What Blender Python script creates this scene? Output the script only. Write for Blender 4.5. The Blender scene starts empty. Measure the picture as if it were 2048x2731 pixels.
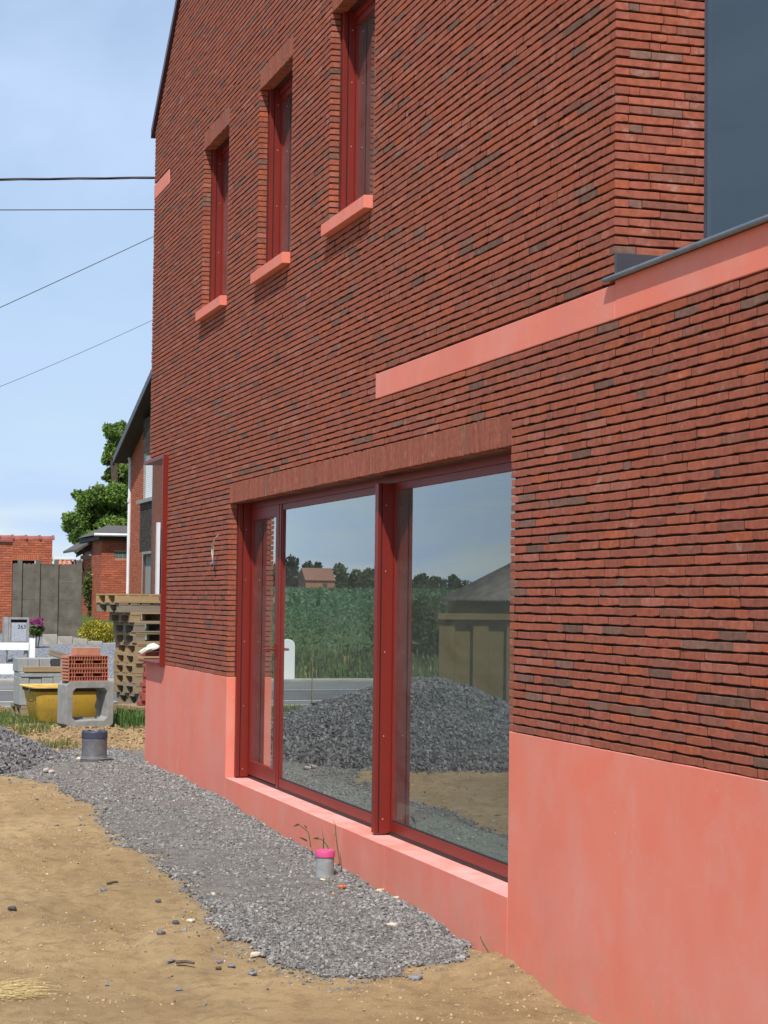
import bpy, math, random
import numpy as np
from mathutils import Matrix, Vector

random.seed(7)
RNG = np.random.default_rng(11)
SC = bpy.context.scene
COL = SC.collection

# ------------------------------------------------------------------ camera
YAW, PIT, ROL, FPX = 0.29881, 0.046255, 0.012059, 5100.0
CAM = np.array([0.0, -3.7122, 1.93])
_f = np.array([-math.cos(YAW) * math.cos(PIT), math.sin(YAW) * math.cos(PIT), math.sin(PIT)])
_r = np.cross(_f, [0, 0, 1]); _r /= np.linalg.norm(_r)
_u = np.cross(_r, _f)
_r2 = _r * math.cos(ROL) + _u * math.sin(ROL)
_u2 = -_r * math.sin(ROL) + _u * math.cos(ROL)
cam_d = bpy.data.cameras.new('camera')
cam = bpy.data.objects.new('camera', cam_d)
COL.objects.link(cam)
M = Matrix(((_r2[0], _u2[0], -_f[0], CAM[0]), (_r2[1], _u2[1], -_f[1], CAM[1]), (_r2[2], _u2[2], -_f[2], CAM[2]), (0, 0, 0, 1)))
cam.matrix_world = M
cam_d.sensor_fit = 'HORIZONTAL'
cam_d.sensor_width = 36.0
cam_d.lens = 36.0 * FPX / 2048.0
cam_d.clip_start = 0.1
cam_d.clip_end = 8000
SC.camera = cam

# ------------------------------------------------------------------ light
SUN = Vector((1.75, -1.0, 2.75)).normalized()          # towards the sun
sun_d = bpy.data.lights.new('sun', 'SUN')
sun_d.energy = 4.4
sun_d.angle = math.radians(0.6)
sun_d.color = (1.0, 0.955, 0.89)
sun = bpy.data.objects.new('sun', sun_d)
COL.objects.link(sun)
sun.rotation_euler = SUN.to_track_quat('Z', 'Y').to_euler()
sun.location = (5, -20, 30)

W = bpy.data.worlds.new('World'); SC.world = W; W.use_nodes = True
wn = W.node_tree.nodes; wl = W.node_tree.links
for n in list(wn): wn.remove(n)
w_out = wn.new('ShaderNodeOutputWorld')
w_bg = wn.new('ShaderNodeBackground'); w_bg.inputs['Strength'].default_value = 0.10
sky = wn.new('ShaderNodeTexSky'); sky.sky_type = 'NISHITA'; sky.sun_disc = False
sky.sun_elevation = math.asin(SUN.z)
sky.sun_rotation = math.atan2(SUN.x, SUN.y)
sky.altitude = 50; sky.air_density = 1.0; sky.dust_density = 0.15; sky.ozone_density = 1.5
tc = wn.new('ShaderNodeTexCoord')
sep = wn.new('ShaderNodeSeparateXYZ'); wl.new(tc.outputs['Generated'], sep.inputs[0])
zc = wn.new('ShaderNodeMath'); zc.operation = 'MAXIMUM'; zc.inputs[1].default_value = 0.0
wl.new(sep.outputs['Z'], zc.inputs[0])
za = wn.new('ShaderNodeMath'); za.operation = 'ADD'; za.inputs[1].default_value = 0.12
wl.new(zc.outputs[0], za.inputs[0])
dvx = wn.new('ShaderNodeMath'); dvx.operation = 'DIVIDE'; wl.new(sep.outputs['X'], dvx.inputs[0]); wl.new(za.outputs[0], dvx.inputs[1])
dvy = wn.new('ShaderNodeMath'); dvy.operation = 'DIVIDE'; wl.new(sep.outputs['Y'], dvy.inputs[0]); wl.new(za.outputs[0], dvy.inputs[1])
cmb = wn.new('ShaderNodeCombineXYZ'); wl.new(dvx.outputs[0], cmb.inputs[0]); wl.new(dvy.outputs[0], cmb.inputs[1])
mpg = wn.new('ShaderNodeMapping'); mpg.inputs['Scale'].default_value = (0.55, 1.1, 1.0); mpg.inputs['Rotation'].default_value = (0, 0, 0.5)
wl.new(cmb.outputs[0], mpg.inputs[0])
cn = wn.new('ShaderNodeTexNoise'); cn.inputs['Scale'].default_value = 1.6; cn.inputs['Detail'].default_value = 7; cn.inputs['Roughness'].default_value = 0.52
cn.inputs['Distortion'].default_value = 0.7
wl.new(mpg.outputs[0], cn.inputs[0])
cr = wn.new('ShaderNodeMapRange'); cr.inputs['From Min'].default_value = 0.38; cr.inputs['From Max'].default_value = 0.64
cr.inputs['To Min'].default_value = 0.58; cr.inputs['To Max'].default_value = 0.98
wl.new(cn.outputs['Fac'], cr.inputs['Value'])
cm = wn.new('ShaderNodeMix'); cm.data_type = 'RGBA'
wl.new(cr.outputs[0], cm.inputs['Factor']); wl.new(sky.outputs[0], cm.inputs['A']); cm.inputs['B'].default_value = (4.6, 6.0, 8.3, 1)
wl.new(cm.outputs['Result'], w_bg.inputs['Color']); wl.new(w_bg.outputs[0], w_out.inputs[0])

SC.view_settings.view_transform = 'Standard'
SC.view_settings.look = 'None'
SC.view_settings.gamma = 1.0
SC.view_settings.use_curve_mapping = False
SC.view_settings.exposure = 0.25
SC.cycles.max_bounces = 8
SC.cycles.transparent_max_bounces = 16
try: SC.cycles.use_denoising = True
except Exception: pass

# ------------------------------------------------------------------ helpers
def at(px, py, X):
    """source-photo pixel -> world point on the plane x = X"""
    d = _r2 * ((px - 1024.0) / FPX) - _u2 * ((py - 1365.5) / FPX) + _f
    return CAM + d * ((X - CAM[0]) / d[0])

def project(P):
    v = np.asarray(P, float) - CAM
    w = v @ _f
    return np.stack([1024 + FPX * (v @ _r2) / w, 1365.5 - FPX * (v @ _u2) / w], -1)

def tag(o, label=None, cat=None, group=None, kind=None):
    if label: o['label'] = label
    if cat: o['category'] = cat
    if group: o['group'] = group
    if kind: o['kind'] = kind
    return o

def empty(name, loc=(0, 0, 0), rz=0.0, label=None, cat=None, group=None):
    o = bpy.data.objects.new(name, None); COL.objects.link(o)
    o.empty_display_size = 0.2
    o.location = loc; o.rotation_euler = (0, 0, rz)
    return tag(o, label, cat, group)

def mesh_obj(name, v, f, m, parent=None, cols=None, smooth=False, bevel=0.0):
    me = bpy.data.meshes.new(name)
    me.from_pydata([tuple(map(float, p)) for p in v], [], [tuple(int(i) for i in q) for q in f])
    if cols is not None:
        a = me.attributes.new('Col', 'FLOAT_COLOR', 'POINT')
        c = np.ones((len(v), 4), np.float32); c[:, :3] = np.asarray(cols)[:, :3]
        a.data.foreach_set('color', c.ravel())
    me.polygons.foreach_set('use_smooth', [bool(smooth)] * len(me.polygons))
    if smooth: me.set_sharp_from_angle(angle=0.6)
    if m is not None: me.materials.append(m)
    o = bpy.data.objects.new(name, me); COL.objects.link(o)
    if parent is not None: o.parent = parent
    if bevel:
        b = o.modifiers.new('bevel', 'BEVEL'); b.width = bevel; b.segments = 2; b.limit_method = 'ANGLE'
    return o

def np_mesh(name, V, F, m, parent=None, cols=None, smooth=False):
    """big meshes: V (n,3), F list of arrays each (k, nsides)"""
    me = bpy.data.meshes.new(name)
    V = np.asarray(V, np.float32)
    fl = [np.asarray(f, np.int32) for f in F if len(f)]
    nl = sum(f.size for f in fl); nf = sum(len(f) for f in fl)
    me.vertices.add(len(V)); me.vertices.foreach_set('co', V.ravel())
    me.loops.add(nl); me.polygons.add(nf)
    me.loops.foreach_set('vertex_index', np.concatenate([f.ravel() for f in fl]))
    tot = np.concatenate([np.full(len(f), f.shape[1], np.int32) for f in fl])
    st = np.zeros(nf, np.int32); st[1:] = np.cumsum(tot)[:-1]
    me.polygons.foreach_set('loop_start', st)
    try: me.polygons.foreach_set('loop_total', tot)
    except Exception: pass
    me.polygons.foreach_set('use_smooth', np.full(nf, bool(smooth)))
    me.update(calc_edges=True); me.validate()
    if cols is not None:
        a = me.attributes.new('Col', 'FLOAT_COLOR', 'POINT')
        c = np.ones((len(V), 4), np.float32); c[:, :3] = np.asarray(cols)[:, :3]
        a.data.foreach_set('color', c.ravel())
    if m is not None: me.materials.append(m)
    o = bpy.data.objects.new(name, me); COL.objects.link(o)
    if parent is not None: o.parent = parent
    return o

BOXF = [(0, 3, 2, 1), (4, 5, 6, 7), (0, 1, 5, 4), (1, 2, 6, 5), (2, 3, 7, 6), (3, 0, 4, 7)]
def boxv(a, b):
    (x0, y0, z0), (x1, y1, z1) = a, b
    return [(x0, y0, z0), (x1, y0, z0), (x1, y1, z0), (x0, y1, z0), (x0, y0, z1), (x1, y0, z1), (x1, y1, z1), (x0, y1, z1)]

class MB:
    def __init__(s): s.v = []; s.f = []
    def add(s, v, f):
        n = len(s.v); s.v += [tuple(p) for p in v]; s.f += [tuple(i + n for i in q) for q in f]; return s
    def box(s, a, b, M=None):
        v = boxv(a, b)
        if M is not None: v = [tuple(M @ Vector(p)) for p in v]
        return s.add(v, BOXF)
    def prism(s, poly, y0, y1):                         # polygon in (x,z) extruded along y
        n = len(poly); v = [(p[0], y0, p[1]) for p in poly] + [(p[0], y1, p[1]) for p in poly]
        f = [tuple(range(n)), tuple(range(2 * n - 1, n - 1, -1))] + [(i, i + n, (i + 1) % n + n, (i + 1) % n) for i in range(n)]
        return s.add(v, f)
    def tube(s, pts, r, n=8, r1=None, caps=True):
        pts = [Vector(p) for p in pts]; k = len(pts); base = len(s.v)
        up = Vector((0, 0, 1)); prev = None
        for i, p in enumerate(pts):
            t = (pts[min(i + 1, k - 1)] - pts[max(i - 1, 0)]).normalized()
            a = t.cross(up if abs(t.z) < 0.95 else Vector((1, 0, 0))).normalized()
            if prev is not None and a.dot(prev) < 0: a = -a
            prev = a; b = t.cross(a)
            rr = r if r1 is None else r + (r1 - r) * i / (k - 1)
            for j in range(n):
                an = 2 * math.pi * j / n
                s.v.append(tuple(p + a * math.cos(an) * rr + b * math.sin(an) * rr))
        for i in range(k - 1):
            for j in range(n):
                s.f.append((base + i * n + j, base + i * n + (j + 1) % n, base + (i + 1) * n + (j + 1) % n, base + (i + 1) * n + j))
        if caps:
            s.f.append(tuple(base + j for j in range(n - 1, -1, -1))); s.f.append(tuple(base + (k - 1) * n + j for j in range(n)))
        return s
    def lathe(s, prof, n=24, c=(0, 0, 0)):
        base = len(s.v)
        for r, z in prof:
            for j in range(n):
                a = 2 * math.pi * j / n; s.v.append((c[0] + r * math.cos(a), c[1] + r * math.sin(a), c[2] + z))
        for i in range(len(prof) - 1):
            for j in range(n):
                s.f.append((base + i * n + j, base + i * n + (j + 1) % n, base + (i + 1) * n + (j + 1) % n, base + (i + 1) * n + j))
        s.f.append(tuple(base + j for j in range(n - 1, -1, -1))); s.f.append(tuple(base + (len(prof) - 1) * n + j for j in range(n)))
        return s
    def build(s, name, m, parent=None, smooth=False, bevel=0.0, cols=None):
        return mesh_obj(name, s.v, s.f, m, parent, cols, smooth, bevel)

def box_obj(name, a, b, m, parent=None, bevel=0.0):
    return MB().box(a, b).build(name, m, parent, bevel=bevel)

def hash2(ix, iy, s):
    h = (ix.astype(np.int64) * 374761393 + iy.astype(np.int64) * 668265263 + s * 974711) & 0xffffffff
    h = ((h ^ (h >> 13)) * 1274126177) & 0xffffffff
    return ((h ^ (h >> 16)) & 0xffff) / 65535.0
def vnoise(x, y, sc, s=0):
    x = np.asarray(x, float) / sc; y = np.asarray(y, float) / sc
    ix = np.floor(x); iy = np.floor(y); fx = x - ix; fy = y - iy
    fx = fx * fx * (3 - 2 * fx); fy = fy * fy * (3 - 2 * fy)
    a = hash2(ix, iy, s); b = hash2(ix + 1, iy, s); c = hash2(ix, iy + 1, s); d = hash2(ix + 1, iy + 1, s)
    return (a * (1 - fx) + b * fx) * (1 - fy) + (c * (1 - fx) + d * fx) * fy - 0.5

# ------------------------------------------------------------------ materials
def rgb(c): return (c[0], c[1], c[2], 1.0)
def new_mat(name):
    m = bpy.data.materials.new(name); m.use_nodes = True
    nt = m.node_tree; b = nt.nodes['Principled BSDF']
    return m, nt, b
def noise(nt, scale, detail=4, rough=0.55, stretch=None, dist=0.0):
    t = nt.nodes.new('ShaderNodeTexCoord'); n = nt.nodes.new('ShaderNodeTexNoise')
    n.inputs['Scale'].default_value = scale; n.inputs['Detail'].default_value = detail; n.inputs['Roughness'].default_value = rough
    n.inputs['Distortion'].default_value = dist
    if stretch:
        mp = nt.nodes.new('ShaderNodeMapping'); mp.inputs['Scale'].default_value = stretch
        nt.links.new(t.outputs['Object'], mp.inputs[0]); nt.links.new(mp.outputs[0], n.inputs[0])
    else: nt.links.new(t.outputs['Object'], n.inputs[0])
    return n.outputs['Fac']
def maprange(nt, sock, a, b, c=0.0, d=1.0):
    r = nt.nodes.new('ShaderNodeMapRange'); r.inputs['From Min'].default_value = a; r.inputs['From Max'].default_value = b
    r.inputs['To Min'].default_value = c; r.inputs['To Max'].default_value = d
    nt.links.new(sock, r.inputs['Value']); return r.outputs[0]
def mixc(nt, fac, a, b, mode='MIX'):
    x = nt.nodes.new('ShaderNodeMix'); x.data_type = 'RGBA'; x.blend_type = mode
    for key, s in (('Factor', fac), ('A', a), ('B', b)):
        i = x.inputs[key] if key == 'Factor' else [q for q in x.inputs if q.name == key and q.type == 'RGBA'][0]
        if hasattr(s, 'is_output'): nt.links.new(s, i)
        elif key == 'Factor': i.default_value = s
        else: i.default_value = rgb(s)
    return [q for q in x.outputs if q.type == 'RGBA'][0]
def bump(nt, b, sock, strength=0.3, dist=0.01, prev=None):
    n = nt.nodes.new('ShaderNodeBump'); n.inputs['Strength'].default_value = strength; n.inputs['Distance'].default_value = dist
    nt.links.new(sock, n.inputs['Height']); nt.links.new(n.outputs[0], b.inputs['Normal'])
    if prev is not None: nt.links.new(prev, n.inputs['Normal'])
    return n.outputs[0]
def attr(nt, name='Col'):
    a = nt.nodes.new('ShaderNodeAttribute'); a.attribute_name = name; return a.outputs['Color']

def simple(name, c, rough=0.7, var=0.15, scale=8.0, bstr=0.0, bscale=60.0, metallic=0.0, stretch=None, c2=None, spec=0.5):
    m, nt, b = new_mat(name)
    n = noise(nt, scale, 5, 0.6, stretch)
    lo = [x * (1 - var) for x in c]; hi = [min(1, x * (1 + var)) for x in c]
    if c2 is not None: lo = c; hi = c2
    nt.links.new(mixc(nt, maprange(nt, n, 0.3, 0.7), lo, hi), b.inputs['Base Color'])
    b.inputs['Roughness'].default_value = rough; b.inputs['Metallic'].default_value = metallic
    b.inputs['Specular IOR Level'].default_value = spec
    if bstr: bump(nt, b, noise(nt, bscale, 4), bstr, 0.004)
    return m

def brick_mat(name, white=0.6):
    m, nt, b = new_mat(name)
    c = attr(nt)
    n1 = noise(nt, 26, 5, 0.65); c = mixc(nt, 1.0, c, mixc(nt, maprange(nt, n1, 0.3, 0.7), (0.72, 0.72, 0.72), (1.22, 1.2, 1.18)), 'MULTIPLY')
    n2 = noise(nt, 9, 6, 0.7); c = mixc(nt, maprange(nt, n2, 0.58, 0.80, 0, white), c, (0.52, 0.36, 0.31))
    n3 = noise(nt, 220, 2, 0.6); c = mixc(nt, maprange(nt, n3, 0.66, 0.75, 0, 0.5), c, (0.09, 0.04, 0.03))
    nt.links.new(c, b.inputs['Base Color']); b.inputs['Roughness'].default_value = 0.88; b.inputs['Specular IOR Level'].default_value = 0.25
    bump(nt, b, noise(nt, 160, 5, 0.7), 0.5, 0.003)
    return m

MAT = {}
MAT['brick'] = brick_mat('red_brick')
MAT['brick_far'] = brick_mat('old_red_brick', 0.1)
MAT['mortar'] = simple('dark_mortar', (0.050, 0.026, 0.021), 0.95, 0.3, 30, 0.4, 200)
MAT['mortar_far'] = simple('pale_mortar', (0.42, 0.32, 0.24), 0.95, 0.2, 10)
MAT['mortar_grey'] = simple('grey_mortar', (0.40, 0.37, 0.32), 0.95, 0.2, 10)

def pink_concrete():
    m, nt, b = new_mat('pink_concrete')
    n1 = noise(nt, 1.3, 6, 0.6, None, 0.4)
    c = mixc(nt, maprange(nt, n1, 0.34, 0.66), (0.74, 0.185, 0.118), (0.70, 0.235, 0.172))
    n2 = noise(nt, 2.0, 7, 0.72, (1.3, 1.3, 0.8), 0.2); c = mixc(nt, maprange(nt, n2, 0.50, 0.78, 0, 0.5), c, (0.63, 0.30, 0.24))
    n3 = noise(nt, 60, 3, 0.6, (1, 1, 0.5)); pt = noise(nt, 1.7, 3, 0.6)
    mk = nt.nodes.new('ShaderNodeMath'); mk.operation = 'MULTIPLY'; nt.links.new(maprange(nt, n3, 0.64, 0.72), mk.inputs[0]); nt.links.new(maprange(nt, pt, 0.45, 0.62), mk.inputs[1])
    c = mixc(nt, maprange(nt, mk.outputs[0], 0, 1, 0, 0.75), c, (0.84, 0.44, 0.34))
    n5 = noise(nt, 3.0, 8, 0.72, None, 0.3); c = mixc(nt, maprange(nt, n5, 0.50, 0.75, 0, 0.5), c, (0.67, 0.31, 0.25))
    ge = nt.nodes.new('ShaderNodeNewGeometry'); sn = nt.nodes.new('ShaderNodeSeparateXYZ'); nt.links.new(ge.outputs['Normal'], sn.inputs[0])
    mt = nt.nodes.new('ShaderNodeMath'); mt.operation = 'MULTIPLY'; nt.links.new(maprange(nt, sn.outputs['Z'], 0.6, 0.95), mt.inputs[0]); nt.links.new(maprange(nt, noise(nt, 4.5, 6, 0.6), 0.32, 0.62, 0.1, 0.9), mt.inputs[1])
    c = mixc(nt, mt.outputs[0], c, (0.74, 0.36, 0.33))
    n4 = noise(nt, 6, 4, 0.7); c = mixc(nt, maprange(nt, n4, 0.60, 0.8, 0, 0.35), c, (0.70, 0.20, 0.13))
    n6 = noise(nt, 170, 2, 0.6); c = mixc(nt, maprange(nt, n6, 0.70, 0.76, 0, 0.5), c, (0.40, 0.10, 0.07))
    n7 = noise(nt, 3.0, 5, 0.6, (3.5, 3.5, 0.22)); c = mixc(nt, maprange(nt, n7, 0.60, 0.78, 0, 0.18), c, (0.72, 0.36, 0.30))
    n8 = noise(nt, 0.8, 4, 0.55); c = mixc(nt, maprange(nt, n8, 0.50, 0.68, 0, 0.35), c, (0.56, 0.17, 0.125))
    # soil splashed up from the ground, in ragged patches
    t = nt.nodes.new('ShaderNodeTexCoord'); s = nt.nodes.new('ShaderNodeSeparateXYZ'); nt.links.new(t.outputs['Object'], s.inputs[0])
    hgt = maprange(nt, s.outputs['Z'], 0.30, -0.06)
    mul = nt.nodes.new('ShaderNodeMath'); mul.operation = 'MULTIPLY'; nt.links.new(hgt, mul.inputs[0])
    nt.links.new(maprange(nt, noise(nt, 5, 6, 0.7), 0.40, 0.62), mul.inputs[1])
    c = mixc(nt, maprange(nt, mul.outputs[0], 0, 1, 0, 0.55), c, (0.45, 0.27, 0.16))
    nt.links.new(c, b.inputs['Base Color']); b.inputs['Roughness'].default_value = 0.72; b.inputs['Specular IOR Level'].default_value = 0.35
    bump(nt, b, noise(nt, 40, 6, 0.7), 0.12, 0.004)
    return m
MAT['pink'] = pink_concrete()
MAT['pink_cap'] = simple('pink_concrete_top', (0.62, 0.20, 0.15), 0.7, 0.1, 4, 0.1, 60, c2=(0.64, 0.33, 0.30))
MAT['red'] = simple('red_lacquered_aluminium', (0.172, 0.0165, 0.0105), 0.42, 0.07, 3, spec=0.35)
MAT['head_shade'] = simple('shaded_head_red', (0.05, 0.010, 0.008), 0.6, 0.1, 6)  # darker red that stands in for shade under the window heads
MAT['black'] = simple('black_rubber_and_shade', (0.012, 0.010, 0.010), 0.6, 0.2, 20)  # rubber black, also paints the shadow gap below the wide window
MAT['anthracite'] = simple('anthracite_metal', (0.045, 0.038, 0.045), 0.42, 0.1, 8)
MAT['verge'] = simple('purple_brown_metal', (0.055, 0.028, 0.038), 0.4, 0.1, 8)
MAT['zinc'] = simple('zinc', (0.20, 0.235, 0.27), 0.45, 0.18, 14, 0.1, 40, 0.7)
MAT['steel'] = simple('steel_screw', (0.75, 0.70, 0.62), 0.4, 0.05, 10, metallic=0.3)
MAT['plaster'] = simple('interior_plaster', (0.62, 0.63, 0.60), 0.9, 0.1, 2)
MAT['screed'] = simple('interior_screed', (0.16, 0.155, 0.145), 0.9, 0.2, 3)

def glass(name, k=3.2, tint=(0.80, 0.90, 0.86), veil=(0.022, 0.075)):
    m = bpy.data.materials.new(name); m.use_nodes = True; nt = m.node_tree
    for n in list(nt.nodes): nt.nodes.remove(n)
    o = nt.nodes.new('ShaderNodeOutputMaterial'); tr = nt.nodes.new('ShaderNodeBsdfTransparent'); tr.inputs[0].default_value = rgb(tint)
    gl = nt.nodes.new('ShaderNodeBsdfGlossy'); gl.inputs['Roughness'].default_value = 0.0; gl.inputs['Color'].default_value = (0.90, 0.97, 0.96, 1)
    fr = nt.nodes.new('ShaderNodeFresnel'); fr.inputs['IOR'].default_value = 1.5
    mu = nt.nodes.new('ShaderNodeMath'); mu.operation = 'MULTIPLY'; mu.inputs[1].default_value = k; mu.use_clamp = True
    nt.links.new(fr.outputs[0], mu.inputs[0])
    ge = nt.nodes.new('ShaderNodeNewGeometry')
    inv = nt.nodes.new('ShaderNodeMath'); inv.operation = 'SUBTRACT'; inv.inputs[0].default_value = 1.0; nt.links.new(ge.outputs['Backfacing'], inv.inputs[1])
    m2 = nt.nodes.new('ShaderNodeMath'); m2.operation = 'MULTIPLY'; nt.links.new(mu.outputs[0], m2.inputs[0]); nt.links.new(inv.outputs[0], m2.inputs[1])
    mx = nt.nodes.new('ShaderNodeMixShader'); nt.links.new(m2.outputs[0], mx.inputs[0]); nt.links.new(tr.outputs[0], mx.inputs[1]); nt.links.new(gl.outputs[0], mx.inputs[2])
    df = nt.nodes.new('ShaderNodeBsdfDiffuse'); df.inputs[0].default_value = (0.72, 0.74, 0.72, 1)          # pale film added to paint a hazy veil over the reflections
    dm = nt.nodes.new('ShaderNodeMixShader'); dn = maprange(nt, noise(nt, 1.6, 6, 0.7, (0.5, 1, 1.4), 1.5), 0.35, 0.75, veil[0], veil[1])
    db = nt.nodes.new('ShaderNodeMath'); db.operation = 'MULTIPLY'; nt.links.new(dn, db.inputs[0]); nt.links.new(inv.outputs[0], db.inputs[1])
    nt.links.new(db.outputs[0], dm.inputs[0]); nt.links.new(mx.outputs[0], dm.inputs[1]); nt.links.new(df.outputs[0], dm.inputs[2])
    nt.links.new(dm.outputs[0], o.inputs[0])
    return m
MAT['glass'] = glass('double_glazing', 2.3, (0.78, 0.90, 0.85))
MAT['glass_dark'] = glass('terrace_glazing', 3.6, (0.40, 0.46, 0.5), (0.0, 0.006))

def col_mat(name, rough=0.8, var=0.25, scale=40.0, bstr=0.0, bscale=80, spec=0.3, transl=0.0):
    m, nt, b = new_mat(name)
    n = noise(nt, scale, 4, 0.6)
    c = mixc(nt, 1.0, attr(nt), mixc(nt, maprange(nt, n, 0.3, 0.7), (1 - var,) * 3, (1 + var,) * 3), 'MULTIPLY')
    nt.links.new(c, b.inputs['Base Color']); b.inputs['Roughness'].default_value = rough; b.inputs['Specular IOR Level'].default_value = spec
    if bstr: bump(nt, b, noise(nt, bscale, 4, 0.65), bstr, 0.004)
    if transl:
        o = [n for n in nt.nodes if n.type == 'OUTPUT_MATERIAL'][0]
        t = nt.nodes.new('ShaderNodeBsdfTranslucent'); nt.links.new(c, t.inputs[0])
        a = nt.nodes.new('ShaderNodeMixShader'); a.inputs[0].default_value = transl
        nt.links.new(b.outputs[0], a.inputs[1]); nt.links.new(t.outputs[0], a.inputs[2]); nt.links.new(a.outputs[0], o.inputs[0])
    return m
MAT['stone'] = col_mat('crushed_stone', 0.9, 0.3, 60, 0.3, 120, 0.2)
MAT['leaf'] = col_mat('leaf', 0.55, 0.2, 6, 0, 80, 0.4, 0.35)
MAT['clod'] = col_mat('sand_clod', 0.95, 0.25, 50, 0.3, 120, 0.1)
MAT['concrete'] = simple('grey_concrete', (0.27, 0.265, 0.25), 0.9, 0.22, 7, 0.4, 60)
MAT['concrete_old'] = simple('weathered_concrete', (0.125, 0.112, 0.088), 0.95, 0.35, 3, 0.5, 30)
MAT['concrete_block'] = simple('concrete_block', (0.31, 0.31, 0.30), 0.95, 0.15, 12, 0.5, 90)
MAT['terracotta'] = simple('terracotta', (0.50, 0.17, 0.10), 0.85, 0.2, 9, 0.3, 60)
MAT['terracotta_pale'] = simple('terracotta_pale', (0.48, 0.21, 0.13), 0.85, 0.12, 12, 0.3, 60)
MAT['roof_tile'] = simple('red_roof_tile', (0.27, 0.075, 0.06), 0.7, 0.25, 6)
MAT['white'] = simple('white_paint', (0.78, 0.78, 0.76), 0.6, 0.05, 6)
MAT['white_plastic'] = simple('white_plastic', (0.72, 0.73, 0.74), 0.45, 0.06, 3)
MAT['slate'] = simple('slate_roof', (0.085, 0.075, 0.07), 0.8, 0.3, 14, 0.4, 20)
MAT['soffit'] = simple('dark_soffit', (0.035, 0.025, 0.022), 0.7, 0.2, 6)
MAT['pvc'] = simple('grey_pvc', (0.115, 0.115, 0.12), 0.5, 0.25, 16, 0.15, 60)
MAT['pvc_cap'] = simple('blue_grey_cap', (0.045, 0.055, 0.085), 0.45, 0.15, 20)
MAT['pvc_light'] = simple('pale_grey_pvc', (0.27, 0.28, 0.275), 0.6, 0.2, 22, 0.15, 60)
MAT['pink_plastic'] = simple('pink_plastic', (0.58, 0.07, 0.20), 0.4, 0.1, 10)
MAT['galv'] = simple('speckled_grey_steel', (0.36, 0.38, 0.42), 0.6, 0.3, 40)
MAT['number'] = simple('black_number', (0.02, 0.02, 0.02), 0.6, 0.1, 10)
MAT['cable'] = simple('cable_black', (0.030, 0.022, 0.030), 0.6, 0.2, 20)
MAT['cable_grey'] = simple('cable_grey', (0.50, 0.50, 0.52), 0.5, 0.1, 20)
MAT['cable_blue'] = simple('cable_blue', (0.05, 0.10, 0.45), 0.5, 0.1, 20)
MAT['cable_yellow'] = simple('cable_yellow', (0.55, 0.50, 0.15), 0.5, 0.1, 20)
MAT['asphalt'] = simple('asphalt', (0.115, 0.105, 0.10), 0.95, 0.2, 1.5, 0.4, 40)
MAT['asphalt_grey'] = simple('asphalt_pale', (0.16, 0.155, 0.14), 0.95, 0.15, 1.5, 0.4, 40)
MAT['line'] = simple('road_paint', (0.72, 0.72, 0.70), 0.8, 0.08, 6)
MAT['kerb'] = simple('kerb_concrete', (0.36, 0.33, 0.28), 0.9, 0.2, 4, 0.3, 40)
MAT['shutter'] = simple('white_shutter', (0.80, 0.81, 0.82), 0.5, 0.03, 4)
MAT['brown_frame'] = simple('brown_window_frame', (0.16, 0.06, 0.03), 0.6, 0.2, 8)
MAT['curtain'] = simple('grey_curtain', (0.25, 0.26, 0.25), 0.9, 0.15, 3, stretch=(6, 6, 0.5))
MAT['glass_block'] = simple('green_glass_block', (0.10, 0.15, 0.12), 0.2, 0.3, 12)
MAT['bark'] = simple('bark', (0.09, 0.065, 0.045), 0.95, 0.3, 12, 0.6, 30)
MAT['corrugated'] = simple('corrugated_sheet', (0.13, 0.115, 0.10), 0.9, 0.45, 5, 0.3, 30)
MAT['glove'] = simple('white_glove', (0.75, 0.77, 0.66), 0.9, 0.15, 20, 0.4, 60)
MAT['straw'] = simple('straw', (0.56, 0.44, 0.20), 0.8, 0.2, 30)
MAT['twig'] = simple('twig', (0.10, 0.075, 0.055), 0.95, 0.3, 40)
def wood(name, c, c2, sc=3.0):
    m, nt, b = new_mat(name)
    n = noise(nt, sc, 6, 0.65, (1, 1, 9)); n2 = noise(nt, 22, 4, 0.6, (1, 0.25, 3))
    cc = mixc(nt, maprange(nt, n, 0.3, 0.7), c, c2); cc = mixc(nt, maprange(nt, n2, 0.45, 0.75, 0, 0.55), cc, [x * 0.5 for x in c])
    oi = nt.nodes.new('ShaderNodeObjectInfo')
    cc = mixc(nt, maprange(nt, oi.outputs['Random'], 0, 1, 0.0, 0.7), cc, [x * 0.62 for x in c2])
    nt.links.new(cc, b.inputs['Base Color']); b.inputs['Roughness'].default_value = 0.88; b.inputs['Specular IOR Level'].default_value = 0.2
    bump(nt, b, n2, 0.3, 0.004); return m
MAT['wood_new'] = wood('pale_pallet_wood', (0.40, 0.25, 0.12), (0.52, 0.35, 0.18))
MAT['wood_mid'] = wood('brown_pallet_wood', (0.31, 0.20, 0.11), (0.46, 0.33, 0.19))
MAT['wood_old'] = wood('grey_pallet_wood', (0.21, 0.165, 0.12), (0.35, 0.29, 0.22))
MAT['wood_fence'] = wood('impregnated_fence_board', (0.15, 0.115, 0.05), (0.27, 0.20, 0.09), 1.0)
def tub_mat():
    m, nt, b = new_mat('dirty_yellow_plastic')
    n = noise(nt, 3.2, 6, 0.65); c = mixc(nt, maprange(nt, n, 0.48, 0.72), (0.72, 0.42, 0.05), (0.46, 0.28, 0.07))
    n2 = noise(nt, 14, 6, 0.75, (1, 1, 0.4)); c = mixc(nt, maprange(nt, n2, 0.56, 0.70, 0, 0.7), c, (0.28, 0.20, 0.12))
    nt.links.new(c, b.inputs['Base Color']); b.inputs['Roughness'].default_value = 0.65; bump(nt, b, n2, 0.2, 0.003); return m
MAT['tub'] = tub_mat()
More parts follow.
